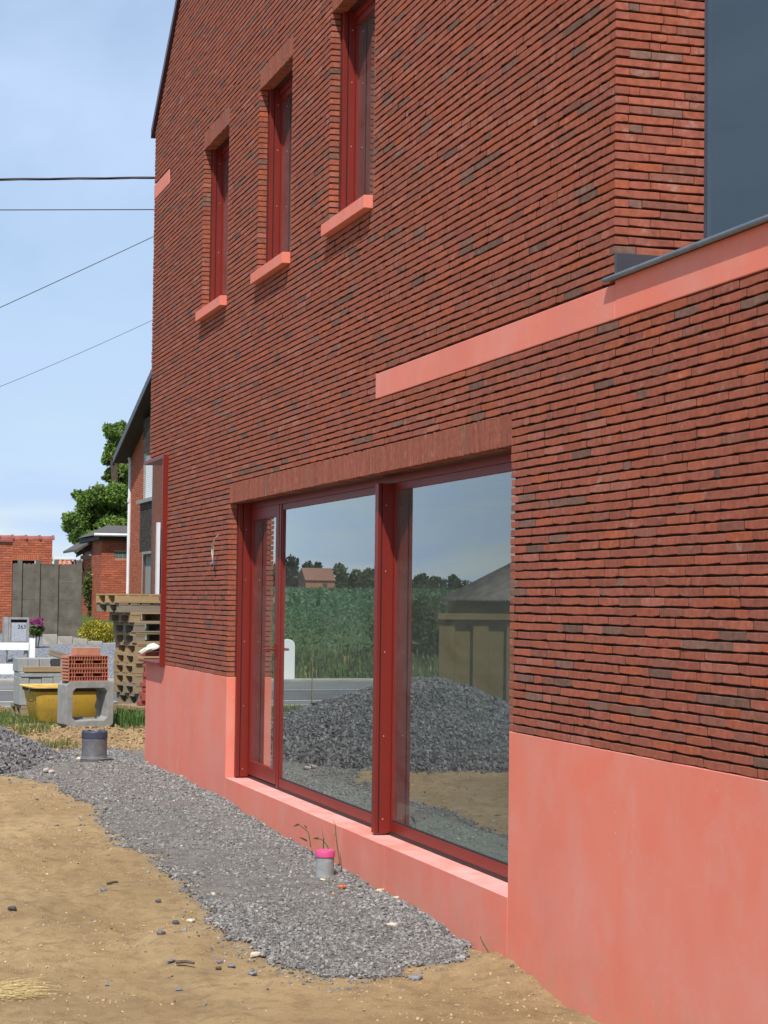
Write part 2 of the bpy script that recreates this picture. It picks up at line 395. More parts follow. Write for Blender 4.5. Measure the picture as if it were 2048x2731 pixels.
MAT['tub_rim'] = simple('yellow_rim', (0.75, 0.48, 0.12), 0.65, 0.15, 9)
MAT['tub_band'] = simple('dark_brown_band', (0.075, 0.05, 0.035), 0.8, 0.3, 9)  # dark brown band just below the rim

# ------------------------------------------------------------------ ground
GX = [-3000, -500, -150, -60, -50, -45, -43, -41.5, -30.8, -29, -26, -24.3, -22.4, -20.7, -16.7, -11.8, -10, -7, 30, 3000]
GZ = [6.0, 4.05, 2.5, 1.35, 1.0, 0.55, 0.35, 0.10, 0.10, 0.22, 0.27, 0.27, 0.12, 0.12, 0.125, 0.03, -0.035, -0.055, -0.05, -0.05]
def gz(x, y):
    x = np.asarray(x, float); y = np.asarray(y, float)
    z = np.interp(x, GX, GZ)
    near = np.clip((x + 30.0) / 3.0, 0, 1) * np.clip((6 - np.abs(y + 1)) / 3, 0, 1)
    z = z + near * (0.035 * vnoise(x, y, 1.1, 1) + 0.030 * vnoise(x, y, 0.34, 2) + (0.022 * vnoise(x, y, 0.12, 3) + 0.012 * vnoise(x, y, 0.05, 4)) * (0.7 + 1.3 * (vnoise(x, y, 0.9, 7) + 0.5) * (y < -1.2)))
    bank = np.clip(1 - np.abs(x + 23.6) / 1.2, 0, 1) * np.clip((y + 3.5) / 1.0, 0, 1)
    z = z + bank * (0.07 * vnoise(x, y, 0.35, 5) + 0.06 * vnoise(x, y, 0.12, 6))
    z = z + 0.075 * np.exp(-(((x + 9.62) / 0.42) ** 2 + ((y + 0.02) / 0.26) ** 2)) * (1 + 0.6 * vnoise(x, y, 0.07, 8))
    for yr in (-1.95, -3.35):                                                          # wheel tracks with worn tread
        trk = np.exp(-((y - yr - 0.12 * np.sin(x * 0.5)) / 0.16) ** 4) * (x > -19) * (x < -6)
        z = z - trk * (0.018 + 0.010 * np.clip(np.sin((x + np.abs(y - yr) * 0.8) * 2 * np.pi / 0.17), -0.4, 1) * (vnoise(x, y, 0.6, 12) > -0.12))
    fld = np.clip((-x - 44) / 4, 0, 1)
    z = z + fld * 0.25 * vnoise(x, y, 9.0, 9)
    return z
GB_X = [-23.0, -21.2, -19.6, -18.5, -17.2, -15.75, -14.3, -12.16, -10.78, -10.12, -9.72, -9.5, -9.4]
GB_Y = [-2.2, -2.1, -1.75, -1.25, -1.2, -1.33, -1.30, -1.33, -1.33, -1.26, -1.02, -0.75, -0.62]
def gravel_amt(x, y):
    """1 inside the gravel strip along the wall, 0 outside"""
    yb = np.interp(x, GB_X, GB_Y) + 0.30 * vnoise(x, y, 0.55, 21) + 0.16 * vnoise(x, y, 0.16, 22)
    xe = -9.42 - 0.72 * np.clip((y + 0.75) / 0.75, 0, 1) + 0.34 * vnoise(x, y, 0.25, 23) + 0.2 * vnoise(x, y, 0.08, 25)
    a = np.clip((y - yb) / 0.12, 0, 1) * np.clip((xe - x) / 0.12, 0, 1) * np.clip((x + 22.6 + 0.5 * vnoise(x, y, 0.3, 24)) / 0.3, 0, 1)
    return a
HC = (-22.0, -3.15); HR = (2.8, 2.36)
def heap_h(x, y):
    r = np.sqrt(((x - HC[0]) / HR[0]) ** 2 + ((y - HC[1]) / HR[1]) ** 2)
    r = r * (1 + 0.13 * vnoise(x, y, 0.9, 31))
    h = 0.98 * np.clip(1 - r, 0, None) ** 0.95
    return np.where(h > 0.76, 0.76 + (h - 0.76) * 0.55, h)

def axis(parts):
    out = []
    for a, b, s in parts: out += list(np.arange(a, b - 1e-6, s))
    return np.array(out + [parts[-1][1]])
xs = np.concatenate([[-3000, -1800, -1000, -700, -500, -380, -280, -210, -170], axis([(-150, -70, 8), (-70, -44, 1.2), (-44, -24.5, 0.3), (-24.5, -6.2, 0.04), (-6.2, 6, 0.5), (6, 40, 5)]), [80, 200, 800, 3000]])
ys = np.concatenate([[-3000, -1500, -700, -350, -200, -120, -80, -55], axis([(-40, -10, 2), (-10, -4.4, 0.25), (-4.4, 0.36, 0.04), (0.36, 14, 0.5), (14, 40, 4)]), [60, 120, 300, 800, 3000]])
XX, YY = np.meshgrid(xs, ys, indexing='ij')
ZZ = gz(XX, YY)
gr = gravel_amt(XX, YY)
ZZ = ZZ + gr * 0.012
n1 = vnoise(XX, YY, 0.9, 41) + 0.6 * vnoise(XX, YY, 0.3, 42)
grass = np.clip((-24.1 - XX + 0.8 * n1) / 0.5, 0, 1) * (XX > -31)
grass = np.maximum(grass, (XX < -41.3).astype(float))
drive = ((XX < -41.6) & (XX > -50.0 + 0.1 * YY) & (YY > -5.0)).astype(float)
field = ((XX < -44.5) & (YY <= -5.0)).astype(float)
nx, ny = XX.shape
idx = np.arange(nx * ny).reshape(nx, ny)
F = np.stack([idx[:-1, :-1], idx[1:, :-1], idx[1:, 1:], idx[:-1, 1:]], -1).reshape(-1, 4)
def ground_mat():
    m, nt, b = new_mat('site_ground')
    z = nt.nodes.new('ShaderNodeSeparateColor'); nt.links.new(attr(nt), z.inputs[0])
    n1 = noise(nt, 0.9, 7, 0.62); n2 = noise(nt, 9, 7, 0.68); n3 = noise(nt, 70, 4, 0.7)
    sand = mixc(nt, maprange(nt, n1, 0.34, 0.66), (0.325, 0.223, 0.113), (0.462, 0.328, 0.172))
    sand = mixc(nt, maprange(nt, n2, 0.46, 0.70, 0, 0.75), sand, (0.225, 0.150, 0.080))
    sand = mixc(nt, maprange(nt, n3, 0.60, 0.75, 0, 0.45), sand, (0.45, 0.34, 0.21))
    sand = mixc(nt, maprange(nt, noise(nt, 34, 5, 0.7), 0.60, 0.70, 0, 0.5), sand, (0.18, 0.115, 0.06))
    grav = mixc(nt, maprange(nt, n2, 0.34, 0.66), (0.150, 0.135, 0.122), (0.26, 0.235, 0.205))
    grav = mixc(nt, maprange(nt, n3, 0.5, 0.75, 0, 0.6), grav, (0.36, 0.335, 0.31)); grav = mixc(nt, maprange(nt, noise(nt, 48, 5, 0.75), 0.52, 0.64, 0, 0.7), grav, (0.10, 0.095, 0.09))
    c = mixc(nt, z.outputs[0], sand, grav)
    gcol = mixc(nt, maprange(nt, n2, 0.3, 0.7), (0.055, 0.085, 0.022), (0.11, 0.135, 0.04))
    c = mixc(nt, z.outputs[1], c, gcol)
    dcol = mixc(nt, maprange(nt, noise(nt, 16, 5, 0.8), 0.40, 0.62), (0.09, 0.095, 0.11), (0.34, 0.36, 0.40))
    c = mixc(nt, z.outputs[2], c, dcol)
    nt.links.new(c, b.inputs['Base Color']); b.inputs['Roughness'].default_value = 0.97; b.inputs['Specular IOR Level'].default_value = 0.1
    pr = bump(nt, b, noise(nt, 95, 6, 0.8), 0.9, 0.012)
    bump(nt, b, noise(nt, 26, 7, 0.75), 0.6, 0.022, pr)
    return m
zone = np.stack([gr, grass, drive], -1).reshape(-1, 3)
ground = np_mesh('ground', np.stack([XX, YY, ZZ], -1).reshape(-1, 3), [F], ground_mat(), None, zone, True)
ground['kind'] = 'structure'

# road across the end of the plot, with gutter strips, lines and kerbs
def sheet(name, x0, x1, y0, y1, z, m, kind='structure', step=None):
    return tag(mesh_obj(name, [(x0, y0, z), (x1, y0, z), (x1, y1, z), (x0, y1, z)], [(0, 1, 2, 3)], m), kind=kind)
sheet('road', -40.6, -31.3, -300, 300, 0.128, MAT['asphalt'])
sheet('cycle_strip', -40.6, -37.3, -300, 300, 0.1325, MAT['asphalt_grey'])
sheet('cycle_strip', -33.05, -31.3, -300, 300, 0.1325, MAT['asphalt_grey'])
for X in (-36.95, -33.0):
    sheet('road_line', X - 0.06, X + 0.06, -300, 300, 0.137, MAT['line'])
for X, nm in ((-31.2, 'kerb'), (-40.75, 'kerb')):
    k = box_obj(nm, (X - 0.1, -300, 0.0), (X + 0.1, 300, 0.165), MAT['kerb']); k['kind'] = 'structure'
p = box_obj('pavement', (-41.55, -300, 0.05), (-40.86, 300, 0.17), MAT['kerb']); p['kind'] = 'structure'

# ------------------------------------------------------------------ stones
def stone_templates(k, rng):
    T = []
    for i in range(k):
        v = np.array(boxv((-1, -1, -1), (1, 1, 1)), float)
        v *= rng.uniform(0.45, 1.0, (8, 3)); v *= np.array([1.0, rng.uniform(0.6, 1.0), rng.uniform(0.35, 0.75)])
        T.append(v)
    return np.array(T)
STT = stone_templates(24, RNG)
STF = np.array([(0, 3, 2), (0, 2, 1), (4, 5, 6), (4, 6, 7), (0, 1, 5), (0, 5, 4), (1, 2, 6), (1, 6, 5), (2, 3, 7), (2, 7, 6), (3, 0, 4), (3, 4, 7)])
def stones(P, size, cols, tilt=0.6):
    n = len(P); t = STT[RNG.integers(0, len(STT), n)] * size[:, None, None]
    a = RNG.uniform(0, 2 * np.pi, n); b = RNG.normal(0, tilt, n); c = RNG.normal(0, tilt, n)
    def rot(v, i, j, an):
        o = v.copy(); ca = np.cos(an)[:, None]; sa = np.sin(an)[:, None]
        o[:, :, i] = v[:, :, i] * ca - v[:, :, j] * sa; o[:, :, j] = v[:, :, i] * sa + v[:, :, j] * ca; return o
    t = rot(rot(rot(t, 1, 2, b), 0, 2, c), 0, 1, a) + P[:, None, :]
    F = (STF[None] + 8 * np.arange(n)[:, None, None]).reshape(-1, 3)
    return t.reshape(-1, 3), F, np.repeat(cols, 8, 0)
def grey_cols(n, warm=0.0):
    g = RNG.uniform(0.13, 0.31, n)
    c = np.stack([g * 1.0, g * (0.97 - 0.015 * warm), g * (0.97 - 0.10 * warm)], -1)
    w = RNG.random(n); c[w > 0.992] = (0.46, 0.41, 0.33); c[(w > 0.988) & (w <= 0.992)] = (0.36, 0.25, 0.19)
    dk = RNG.random(n) < 0.12; c[dk] *= 0.6
    return c

# gravel strip along the wall
n = 165000
x = RNG.uniform(-22.8, -9.2, n); y = RNG.uniform(-2.35, 0.0, n)  # strip
g = np.maximum(gravel_amt(x, y), np.maximum(0.16 * gravel_amt(x - 0.10, y + 0.10), 0.07 * gravel_amt(x - 0.25, y + 0.25)))
clump = vnoise(x, y, 0.5, 51) + 0.5 * vnoise(x, y, 0.15, 52)
edge = np.clip(1 - np.abs(y) / 0.22, 0, 1) + (g < 1) * (g > 0.2) * 0.6 + np.clip((x + 12.3) / 1.5, 0, 0.8)
keep = (RNG.random(n) < g * (0.30 + 0.6 * edge + 0.55 * clump)) | ((g <= 0) & (RNG.random(n) < 0.003))
x, y, edge = x[keep], y[keep], edge[keep]
s = 0.0042 + 0.0130 * RNG.random(len(x)) ** 2.6 + 0.005 * edge * RNG.random(len(x))
s *= np.clip(1.0 + (x + 16) * -0.03, 0.8, 1.2)
zz = gz(x, y) + 0.012 * (gravel_amt(x, y) > 0) + s * RNG.uniform(-0.35, 0.25, len(x)) + edge * 0.005 * RNG.random(len(x))
V, Fc, C = stones(np.stack([x, y, zz], -1), s, grey_cols(len(x), 0.6), 0.35)
gs = np_mesh('gravel', V, [Fc], MAT['stone'], None, C)
tag(gs, 'grey crushed stone strip laid along the pink plinth', 'gravel', kind='stuff')

# gravel heap: mound skin + stones
hx = np.linspace(HC[0] - HR[0] * 1.12, HC[0] + HR[0] * 1.12, 120); hy = np.linspace(HC[1] - HR[1] * 1.12, HC[1] + HR[1] * 1.12, 90)
HX, HY = np.meshgrid(hx, hy, indexing='ij'); hh = heap_h(HX, HY)
HZ = gz(HX, HY) + hh - 0.05 * (hh <= 0.001) - 0.012
hi = np.arange(HX.size).reshape(HX.shape)
HF = np.stack([hi[:-1, :-1], hi[1:, :-1], hi[1:, 1:], hi[:-1, 1:]], -1).reshape(-1, 4)
n = 46000
x = RNG.uniform(hx[0], hx[-1], n); y = RNG.uniform(hy[0], hy[-1], n); h = heap_h(x, y)
keep = (h > 0.012) | (RNG.random(n) < 0.10 * np.exp(-((np.sqrt(((x - HC[0]) / HR[0]) ** 2 + ((y - HC[1]) / HR[1]) ** 2) - 1) / 0.06) ** 2))
x, y, h = x[keep], y[keep], h[keep]
s = 0.013 + 0.020 * RNG.random(len(x)) ** 1.5
Vs, Fs, Cs = stones(np.stack([x, y, gz(x, y) + h + s * 0.25 * RNG.random(len(x))], -1), s, grey_cols(len(x), 0.0) * 0.80, 0.9)
nv = HX.size
V = np.concatenate([np.stack([HX, HY, HZ], -1).reshape(-1, 3), Vs]); C = np.concatenate([np.full((nv, 3), 0.10), Cs])
heap = np_mesh('gravel_heap', V, [HF, Fs + nv], MAT['stone'], None, C)
tag(heap, 'tall loose heap of grey crushed stone at the left edge', 'gravel heap', kind='stuff')

# sand clods and specks over the track
n = 52000
x = RNG.uniform(-21, -6.6, n); y = RNG.uniform(-4.3, 0.0, n)
cl = vnoise(x, y, 0.8, 61) + 0.6 * vnoise(x, y, 0.25, 62)
keep = (gravel_amt(x, y) < 0.2) & (heap_h(x, y) < 0.01) & (RNG.random(n) < 0.26 + 1.1 * cl + 0.9 * np.exp(-(((x + 9.3) / 0.8) ** 2 + (y / 0.35) ** 2)))
x, y = x[keep], y[keep]
s = 0.0025 + 0.0085 * RNG.random(len(x)) ** 3.5
c = np.stack([0.31 + 0.12 * RNG.random(len(x))] * 3, -1) * np.array([1.0, 0.715, 0.41])*1.08
pale = RNG.random(len(x)) < 0.02; c[pale] = (0.58, 0.50, 0.36); s[pale] *= 0.75
V, Fc, C = stones(np.stack([x, y, gz(x, y) + s * 0.15], -1), s, c)
tag(np_mesh('sand_crumbs', V, [Fc], MAT['clod'], None, C), 'crumbs and small clods of brown sand on the track', 'sand', kind='stuff')
# bank crumbs behind the grey pipe
n = 5000
x = RNG.uniform(-25, -22.2, n); y = RNG.uniform(-1.3, 3.0, n); s = 0.008 + 0.03 * RNG.random(n) ** 3
c = np.stack([0.25 + 0.12 * RNG.random(n)] * 3, -1) * np.array([1.0, 0.68, 0.37])
V, Fc, C = stones(np.stack([x, y, gz(x, y) + s * 0.1], -1), s, c)
tag(np_mesh('soil_crumbs', V, [Fc], MAT['clod'], None, C), 'crumbling brown soil bank behind the grey pipe', 'soil', kind='stuff')

# ------------------------------------------------------------------ brickwork
PC = 0.0455                       # course height
Z0 = 1.235                        # top of the plinth
def cz(k): return Z0 + PC * k
BASE_COLS = np.array([(0.305, 0.091, 0.055), (0.315, 0.095, 0.057), (0.285, 0.089, 0.058), (0.325, 0.094, 0.053)])
def brick_color(rng):
    q = rng.random(); c = BASE_COLS[rng.integers(0, 4)] * rng.uniform(0.93, 1.07)
    if q < 0.045: c = np.array((0.180, 0.095, 0.070)) * rng.uniform(0.85, 1.25)
    elif q < 0.12: c = np.array((0.245, 0.092, 0.062)) * rng.uniform(0.9, 1.1)
    elif q < 0.17: c = np.array((0.355, 0.097, 0.046)) * rng.uniform(0.9, 1.08)
    elif q < 0.21: c = np.array((0.35, 0.125, 0.085)) * rng.uniform(0.9, 1.05)
    return c
def row(u0, u1, rng, L=0.24, gap=0.0045, cut=0.22):
    """wild bond: lengths along one course"""
    out = []; u = u0
    first = rng.random()
    while u < u1 - 0.012:
        q = rng.random()
        l = L if q > cut else rng.choice([0.055, 0.085, 0.115, 0.16, 0.19])
        l += rng.normal(0, 0.003)
        if u == u0 and first < 0.7: l = rng.choice([0.115, 0.07, 0.18, 0.24])
        e = min(u + l, u1)
        if u1 - e < 0.045: e = u1
        out.append((u, e - (gap if e < u1 else 0))); u = e
    return out
def subtract(a, b, cuts):
    segs = [(a, b)]
    for c0, c1 in cuts:
        n = []
        for s0, s1 in segs:
            if c1 <= s0 or c0 >= s1: n.append((s0, s1)); continue
            if c0 > s0 + 0.01: n.append((s0, c0))
            if c1 < s1 - 0.01: n.append((c1, s1))
        segs = n
    return segs
def brick_geo(u0, u1, z0, z1, D, nseg, rng, wob=0.0013, cham=0.0022):
    us = np.linspace(u0, u1, nseg + 1)
    dz_b = rng.normal(0, wob, nseg + 1); dz_t = rng.normal(0, wob * 0.7, nseg + 1)
    if nseg > 1:                       # soft lower corners
        dz_b[0] += 0.004 * rng.random(); dz_b[-1] += 0.004 * rng.random()
    bot = np.stack([us, z0 + dz_b], -1); top = np.stack([us, z1 + dz_t], -1)[::-1]
    outer = np.concatenate([bot, top]); c = np.array([(u0 + u1) / 2, (z0 + z1) / 2])
    k = len(outer)
    inner = outer.copy()
    inner[:, 1] += np.where(np.arange(k) < nseg + 1, cham, -cham)
    e_ = cham * 0.3; inner[0, 0] += e_; inner[nseg, 0] -= e_; inner[nseg + 1, 0] -= e_; inner[-1, 0] += e_
    off = rng.normal(0, 0.0010); tilt = rng.normal(0, 0.0008); tz = rng.normal(0, 0.0005)
    L = max(u1 - u0, 0.02)
    d_in = off + tilt * (inner[:, 0] - c[0]) / L * 2 + tz * (inner[:, 1] - c[1]) / 0.02 + rng.normal(0, 0.0003, k)
    v = np.concatenate([np.stack([inner[:, 0], d_in, inner[:, 1]], -1),
                        np.stack([outer[:, 0], d_in + 0.0022, outer[:, 1]], -1),
                        np.stack([outer[:, 0], np.full(k, D), outer[:, 1]], -1)])
    f = [(i, i + 1, k - 2 - i, k - 1 - i) for i in range(nseg)]
    for r in (0, 1):
        for i in range(k):
            j = (i + 1) % k
            f.append((r * k + i, (r + 1) * k + i, (r + 1) * k + j, r * k + j))
    return v, f

class Bricks:
    def __init__(s): s.V = []; s.F = []; s.C = []; s.n = 0
    def add(s, v, f, c):
        s.V.append(v); s.F += [tuple(i + s.n for i in q) for q in f]; s.C.append(np.repeat(c[None], len(v), 0) if np.ndim(c) == 1 else c); s.n += len(v)
    def build(s, name, m, parent):
        o = np_mesh(name, np.concatenate(s.V), [np.array(s.F)], m, parent, np.concatenate(s.C)); return o

XL, XR = -20.83, -8.355           # gable wall ends
EAVE, SLOPE = 7.12, 0.79
HOUSE = empty('brick_house', (0, 0, 0), 0, 'new red brick house with pink concrete plinth and dark red window frames', 'house')

MAIN = (-16.75, -9.71, 0.34, cz(34))
UPW = [(-18.13, -17.01), (-15.80, -14.68), (-13.52, -12.40)]
UZ0, UZ1 = cz(76), cz(111)
CORN = (XL, -19.72, Z0, cz(48))
BANDT = 3.452
def wall_cuts(k):
    """x-intervals where course k has no ordinary brick"""
    z = cz(k) + 0.02; c = []
    if z < cz(38): c.append((MAIN[0], MAIN[1]))
    if z < CORN[3]: c.append((XL - 1, CORN[1]))
    if cz(45) <= z < BANDT: c.append((-12.27, 0))
    for a, b in UPW:
        if cz(74) <= z < cz(115): c.append((a, b))
    if cz(112) <= z < cz(115.5) : c.append((XL - 1, -19.935))
    return c
def wall_ext(k):
    z = cz(k + 1)
    a, b = XL, (-5.6 if z < 3.47 else XR)
    if z > EAVE:
        a = XL + (z - EAVE) / SLOPE; b = XR - (z - EAVE) / SLOPE
    return a, b
fac = []; free = []                           # (u0,u1,k), ends that face an opening or corner
KT = int((EAVE + (XR - XL) / 2 * SLOPE - Z0) / PC)
for k in range(KT):
    a, b = wall_ext(k)
    if b - a < 0.05: break
    cor = 0.0
    if cz(k) > 3.45 and cz(k + 1) < EAVE and k % 2 == 0: b -= 0.0735
    for s0, s1 in subtract(a, b, wall_cuts(k)):
        for u0, u1 in row(s0, s1, RNG): fac.append((u0, u1, k)); free.append((abs(u0 - s0) < 1e-6, abs(u1 - s1) < 1e-6))
FA = np.array(fac)
# pick the 300 largest in view
zc_ = Z0 + PC * (FA[:, 2] + 0.45)
p0 = project(np.stack([FA[:, 0], np.zeros(len(FA)), zc_], -1)); p1 = project(np.stack([FA[:, 1], np.zeros(len(FA)), zc_], -1))
ph = np.abs(project(np.stack([FA[:, 0], np.zeros(len(FA)), zc_ + PC], -1))[:, 1] - p0[:, 1])
ins = (p0[:, 0] > 0) & (p0[:, 0] < 2010) & (p0[:, 1] > 0) & (p0[:, 1] < 2731) & (FA[:, 0] < -6)
area = np.where(ins, (p1[:, 0] - p0[:, 0]) * ph, 0)
big = set(np.argsort(-area)[:300].tolist())
BR = Bricks()
wall_part = MB()
for i, (u0, u1, k) in enumerate(fac):
    z0 = cz(k) + 0.0016; z1 = cz(k + 1) - 0.0076
    col = brick_color(RNG); ns = 3 if i in big else (2 if u0 > -14 else 1); kk = 2 * (ns + 1)
    v, f = brick_geo(u0, u1, z0, z1, 0.071, ns, RNG)
    cc = np.repeat(col[None], len(v), 0)                       # butted ends are smeared with dark mortar
    for fr_, ix in ((free[i][0], (0, kk - 1)), (free[i][1], (ns, ns + 1))):
        if not fr_:
            for j in ix: cc[kk + j] = cc[2 * kk + j] = (0.06, 0.03, 0.024)
    if i in big:
        mesh_obj('brick', v, f, MAT['brick'], HOUSE, cc)
    else: BR.add(v, f, cc)
# return wall beside the roof terrace: plane x = XR
k0 = int(round((3.4645 - Z0) / PC))
for k in range(k0, int((EAVE - Z0) / PC)):
    st = 0.0 if k % 2 == 0 else 0.0735
    for u0, u1 in row(st, 0.47, RNG, cut=0.3):
        v, f = brick_geo(u0, u1, cz(k) + 0.0016, cz(k + 1) - 0.0076, 0.071, 2, RNG)
        v = np.stack([XR - v[:, 1], v[:, 0], v[:, 2]], -1)
        BR.add(v, [q[::-1] for q in f], brick_color(RNG))
# street side wall: plane x = XL (seen only from beside)
for k in range(0, int((EAVE - Z0) / PC)):
    z = cz(k) + 0.02
    for s0, s1 in subtract(0.0735, 6.5, [(0, 1.6)] if z < CORN[3] else []):
        for u0, u1 in row(s0, s1, RNG, 0.24):
            v, f = brick_geo(u0, u1, cz(k) + 0.0016, cz(k + 1) - 0.0076, 0.071, 1, RNG)
            BR.add(np.stack([XL + v[:, 1], v[:, 0], v[:, 2]], -1), f, brick_color(RNG))
bo = BR.build('brick_courses', MAT['brick'], HOUSE); bo['kind'] = 'stuff'

# soldier courses over the openings
def soldiers(x0, x1, z0, z1, w=0.0445):
    n = int(round((x1 - x0) / w)); st = (x1 - x0) / n
    for i in range(n):
        u = x0 + i * st
        v, f = brick_geo(u, u + st - 0.0042, z0 - 0.001, z1 - 0.007, 0.10, 1, RNG, 0.0012, 0.003)
        c = np.array((0.275, 0.088, 0.056)) * RNG.uniform(0.88, 1.10)
        if RNG.random() < 0.05: c = np.array((0.20, 0.12, 0.09))
        mesh_obj('soldier_brick', v, f, MAT['brick'], HOUSE, np.repeat(c[None], len(v), 0))
soldiers(MAIN[0], MAIN[1], cz(34), cz(38))
for a, b in UPW: soldiers(a, b, cz(111), cz(115))

# wall core behind the bricks (mortar bed), with the openings left free
core = MB()
YM, YB = 0.024, 0.36
def core_box(x0, x1, z0, z1): core.box((x0, YM, z0), (x1, YB, z1))
XE = -5.6
core_box(CORN[1] + 0.002, MAIN[0] - 0.004, Z0, cz(48))
core_box(MAIN[1] + 0.004, XE, Z0, 3.44)
core_box(MAIN[0] - 0.004, MAIN[1] + 0.004, cz(34) + 0.012, cz(48))
core_box(XL + 0.03, MAIN[0] - 0.004, cz(48), cz(74))
core_box(MAIN[0] - 0.004, XR - 0.026, cz(48), cz(74))
xsb = [XL + 0.03] + [q for ab in UPW for q in (ab[0] - 0.004, ab[1] + 0.004)] + [XR - 0.026]
for i in range(0, len(xsb), 2): core_box(xsb[i], xsb[i + 1], cz(74), cz(111) + 0.012)
core.prism([(XL + 0.03, cz(111) + 0.012), (XR - 0.026, cz(111) + 0.012), (XR - 0.026, EAVE - 0.02), ((XL + XR) / 2, EAVE + (XR - XL) / 2 * SLOPE - 0.05), (XL + 0.03, EAVE - 0.02)], YM, YB)
core.box((XR - 0.35, YB, 3.40), (XR - 0.026, 0.47, EAVE - 0.05))
core.box((XL + 0.03, 1.6, Z0), (XL + 0.35, 6.39, cz(48))); core.box((XL + 0.03, YB, cz(48)), (XL + 0.35, 6.39, EAVE - 0.05))
core.build('wall', MAT['mortar'], HOUSE)

# plinth and coping panels of pink concrete
def panel(name, a, b, m='pink', bev=0.004, label=None):
    o = box_obj(name, a, b, MAT[m], HOUSE, bev)
    if label: o['label'] = label
    return o
panel('plinth_panel', (XL + 0.035, 0.0, -0.4), (MAIN[0], 0.20, Z0 - 0.002))
panel('plinth_panel', (XL, 0.0, -0.4), (XL + 0.033, 0.20, Z0 - 0.002))
panel('plinth_panel', (MAIN[1], 0.0, -0.5), (XE, 0.30, Z0 - 0.002))
lx = [MAIN[0] + 0.002, -15.35, -14.05, -12.98, -11.95, -10.95, MAIN[1] - 0.002]
for a, b in zip(lx[:-1], lx[1:]):
    panel('ledge_panel', (a, 0.0 + RNG.normal(0, 0.0008), -0.5), (b - 0.0015, 0.36, 0.34 + RNG.normal(0, 0.0006)), bev=0.0012)
panel('band_panel', (-12.27, -0.003, cz(45)), (XR + 0.012, 0.06, BANDT))
panel('band_panel', (XR + 0.014, -0.004, cz(45)), (XE, 0.12, 3.470))
panel('band_panel', (XL - 0.002, -0.004, cz(112)), (-19.935, 0.06, cz(115.5)))
# zinc edge of the roof terrace
z = MB(); z.box((XR - 0.05, -0.026, 3.472), (XE, 0.16, 3.483)); z.tube([(XR - 0.055, -0.028, 3.477), (XE, -0.028, 3.477)], 0.0135, 10)
z.build('zinc_coping', MAT['zinc'], HOUSE, bevel=0.0)
ups = MB(); ups.box((XR + 0.004, -0.004, 3.489), (XR + 0.03, 0.60, 3.60)); ups.box((XR + 0.03, 0.165, 3.472), (XE, 0.19, 3.56))
ups.build('terrace_upstand', MAT['anthracite'], HOUSE, bevel=0.002)
box_obj('terrace_roof', (XR, 0.10, 3.36), (XE, 6.0, 3.42), MAT['anthracite'], HOUSE)

# gable roof with metal verge
ridge = ((XL + XR) / 2, EAVE + (XR - XL) / 2 * SLOPE)
rf = MB()
for sx, xe in ((1, XL), (-1, XR)):
    nrm = 0.075
    a = (xe - sx * 0.10, EAVE - 0.10 * SLOPE + 0.0); b = ridge
    rf.prism([a, b, (b[0], b[1] + nrm * 1.27), (a[0], a[1] + nrm * 1.27)], -0.035, 6.7)
roof = rf.build('roof', MAT['verge'], HOUSE)
# other outside walls and interior room surfaces
rw = MB(); rw.box((XL + 0.05, 6.4, -0.3), (-18.4, 6.5, EAVE - 0.1)); rw.box((-7.0, 6.4, -0.3), (XE, 6.5, 3.3)); rw.box((-18.4, 6.4, 2.75), (-7.0, 6.5, 4.3)); rw.box((-18.4, 6.4, -0.3), (-7.0, 6.5, 0.40)); rw.box((-18.4, 6.4, 6.2), (-8.4, 6.5, EAVE - 0.1))  # opening in the unseen rear wall is added to let light in
rw.build('rear_wall', MAT['plaster'], HOUSE)
rg = MB()
for x_ in np.arange(-18.4, -6.9, 1.9): rg.box((x_ - 0.04, 6.42, 0.41), (x_ + 0.04, 6.48, 2.74))
rg = rg.build('added_rear_glazing', MAT['red'], HOUSE); box_obj('pane', (-18.38, 6.444, 0.41), (-7.02, 6.45, 2.74), MAT['glass_dark'], rg)  # unseen glazing, added so daylight brightens the room behind the panes
box_obj('side_wall', (XE - 0.3, 0.37, -0.3), (XE, 6.39, 3.35), MAT['plaster'], HOUSE)
box_obj('floor_slab', (XL + 0.36, 0.40, 0.10), (XE - 0.31, 6.38, 0.345), MAT['screed'], HOUSE)
box_obj('ceiling_slab', (XL + 0.36, 0.362, 2.92), (XE - 0.31, 6.38, 3.25), MAT['plaster'], HOUSE)
box_obj('attic_slab', (XL + 0.36, 0.362, 6.5), (XR - 0.36, 6.38, 6.7), MAT['plaster'], HOUSE)
box_obj('partition', (XL + 2.0, 0.40, 0.35), (XL + 2.12, 5.5, 2.90), MAT['plaster'], HOUSE)

# terrace window on the return wall
tw = MB(); tw.box((XR - 0.06, 0.472, 3.44), (XR - 0.008, 0.512, EAVE - 0.3)); tw.box((XR - 0.06, 0.514, 3.44), (XR - 0.008, 5.0, 3.47))
tw = tw.build('terrace_window', MAT['anthracite'], HOUSE)
box_obj('pane', (XR - 0.045, 0.488, 3.455), (XR - 0.004, 5.0, EAVE - 0.31), MAT['glass_dark'], tw)

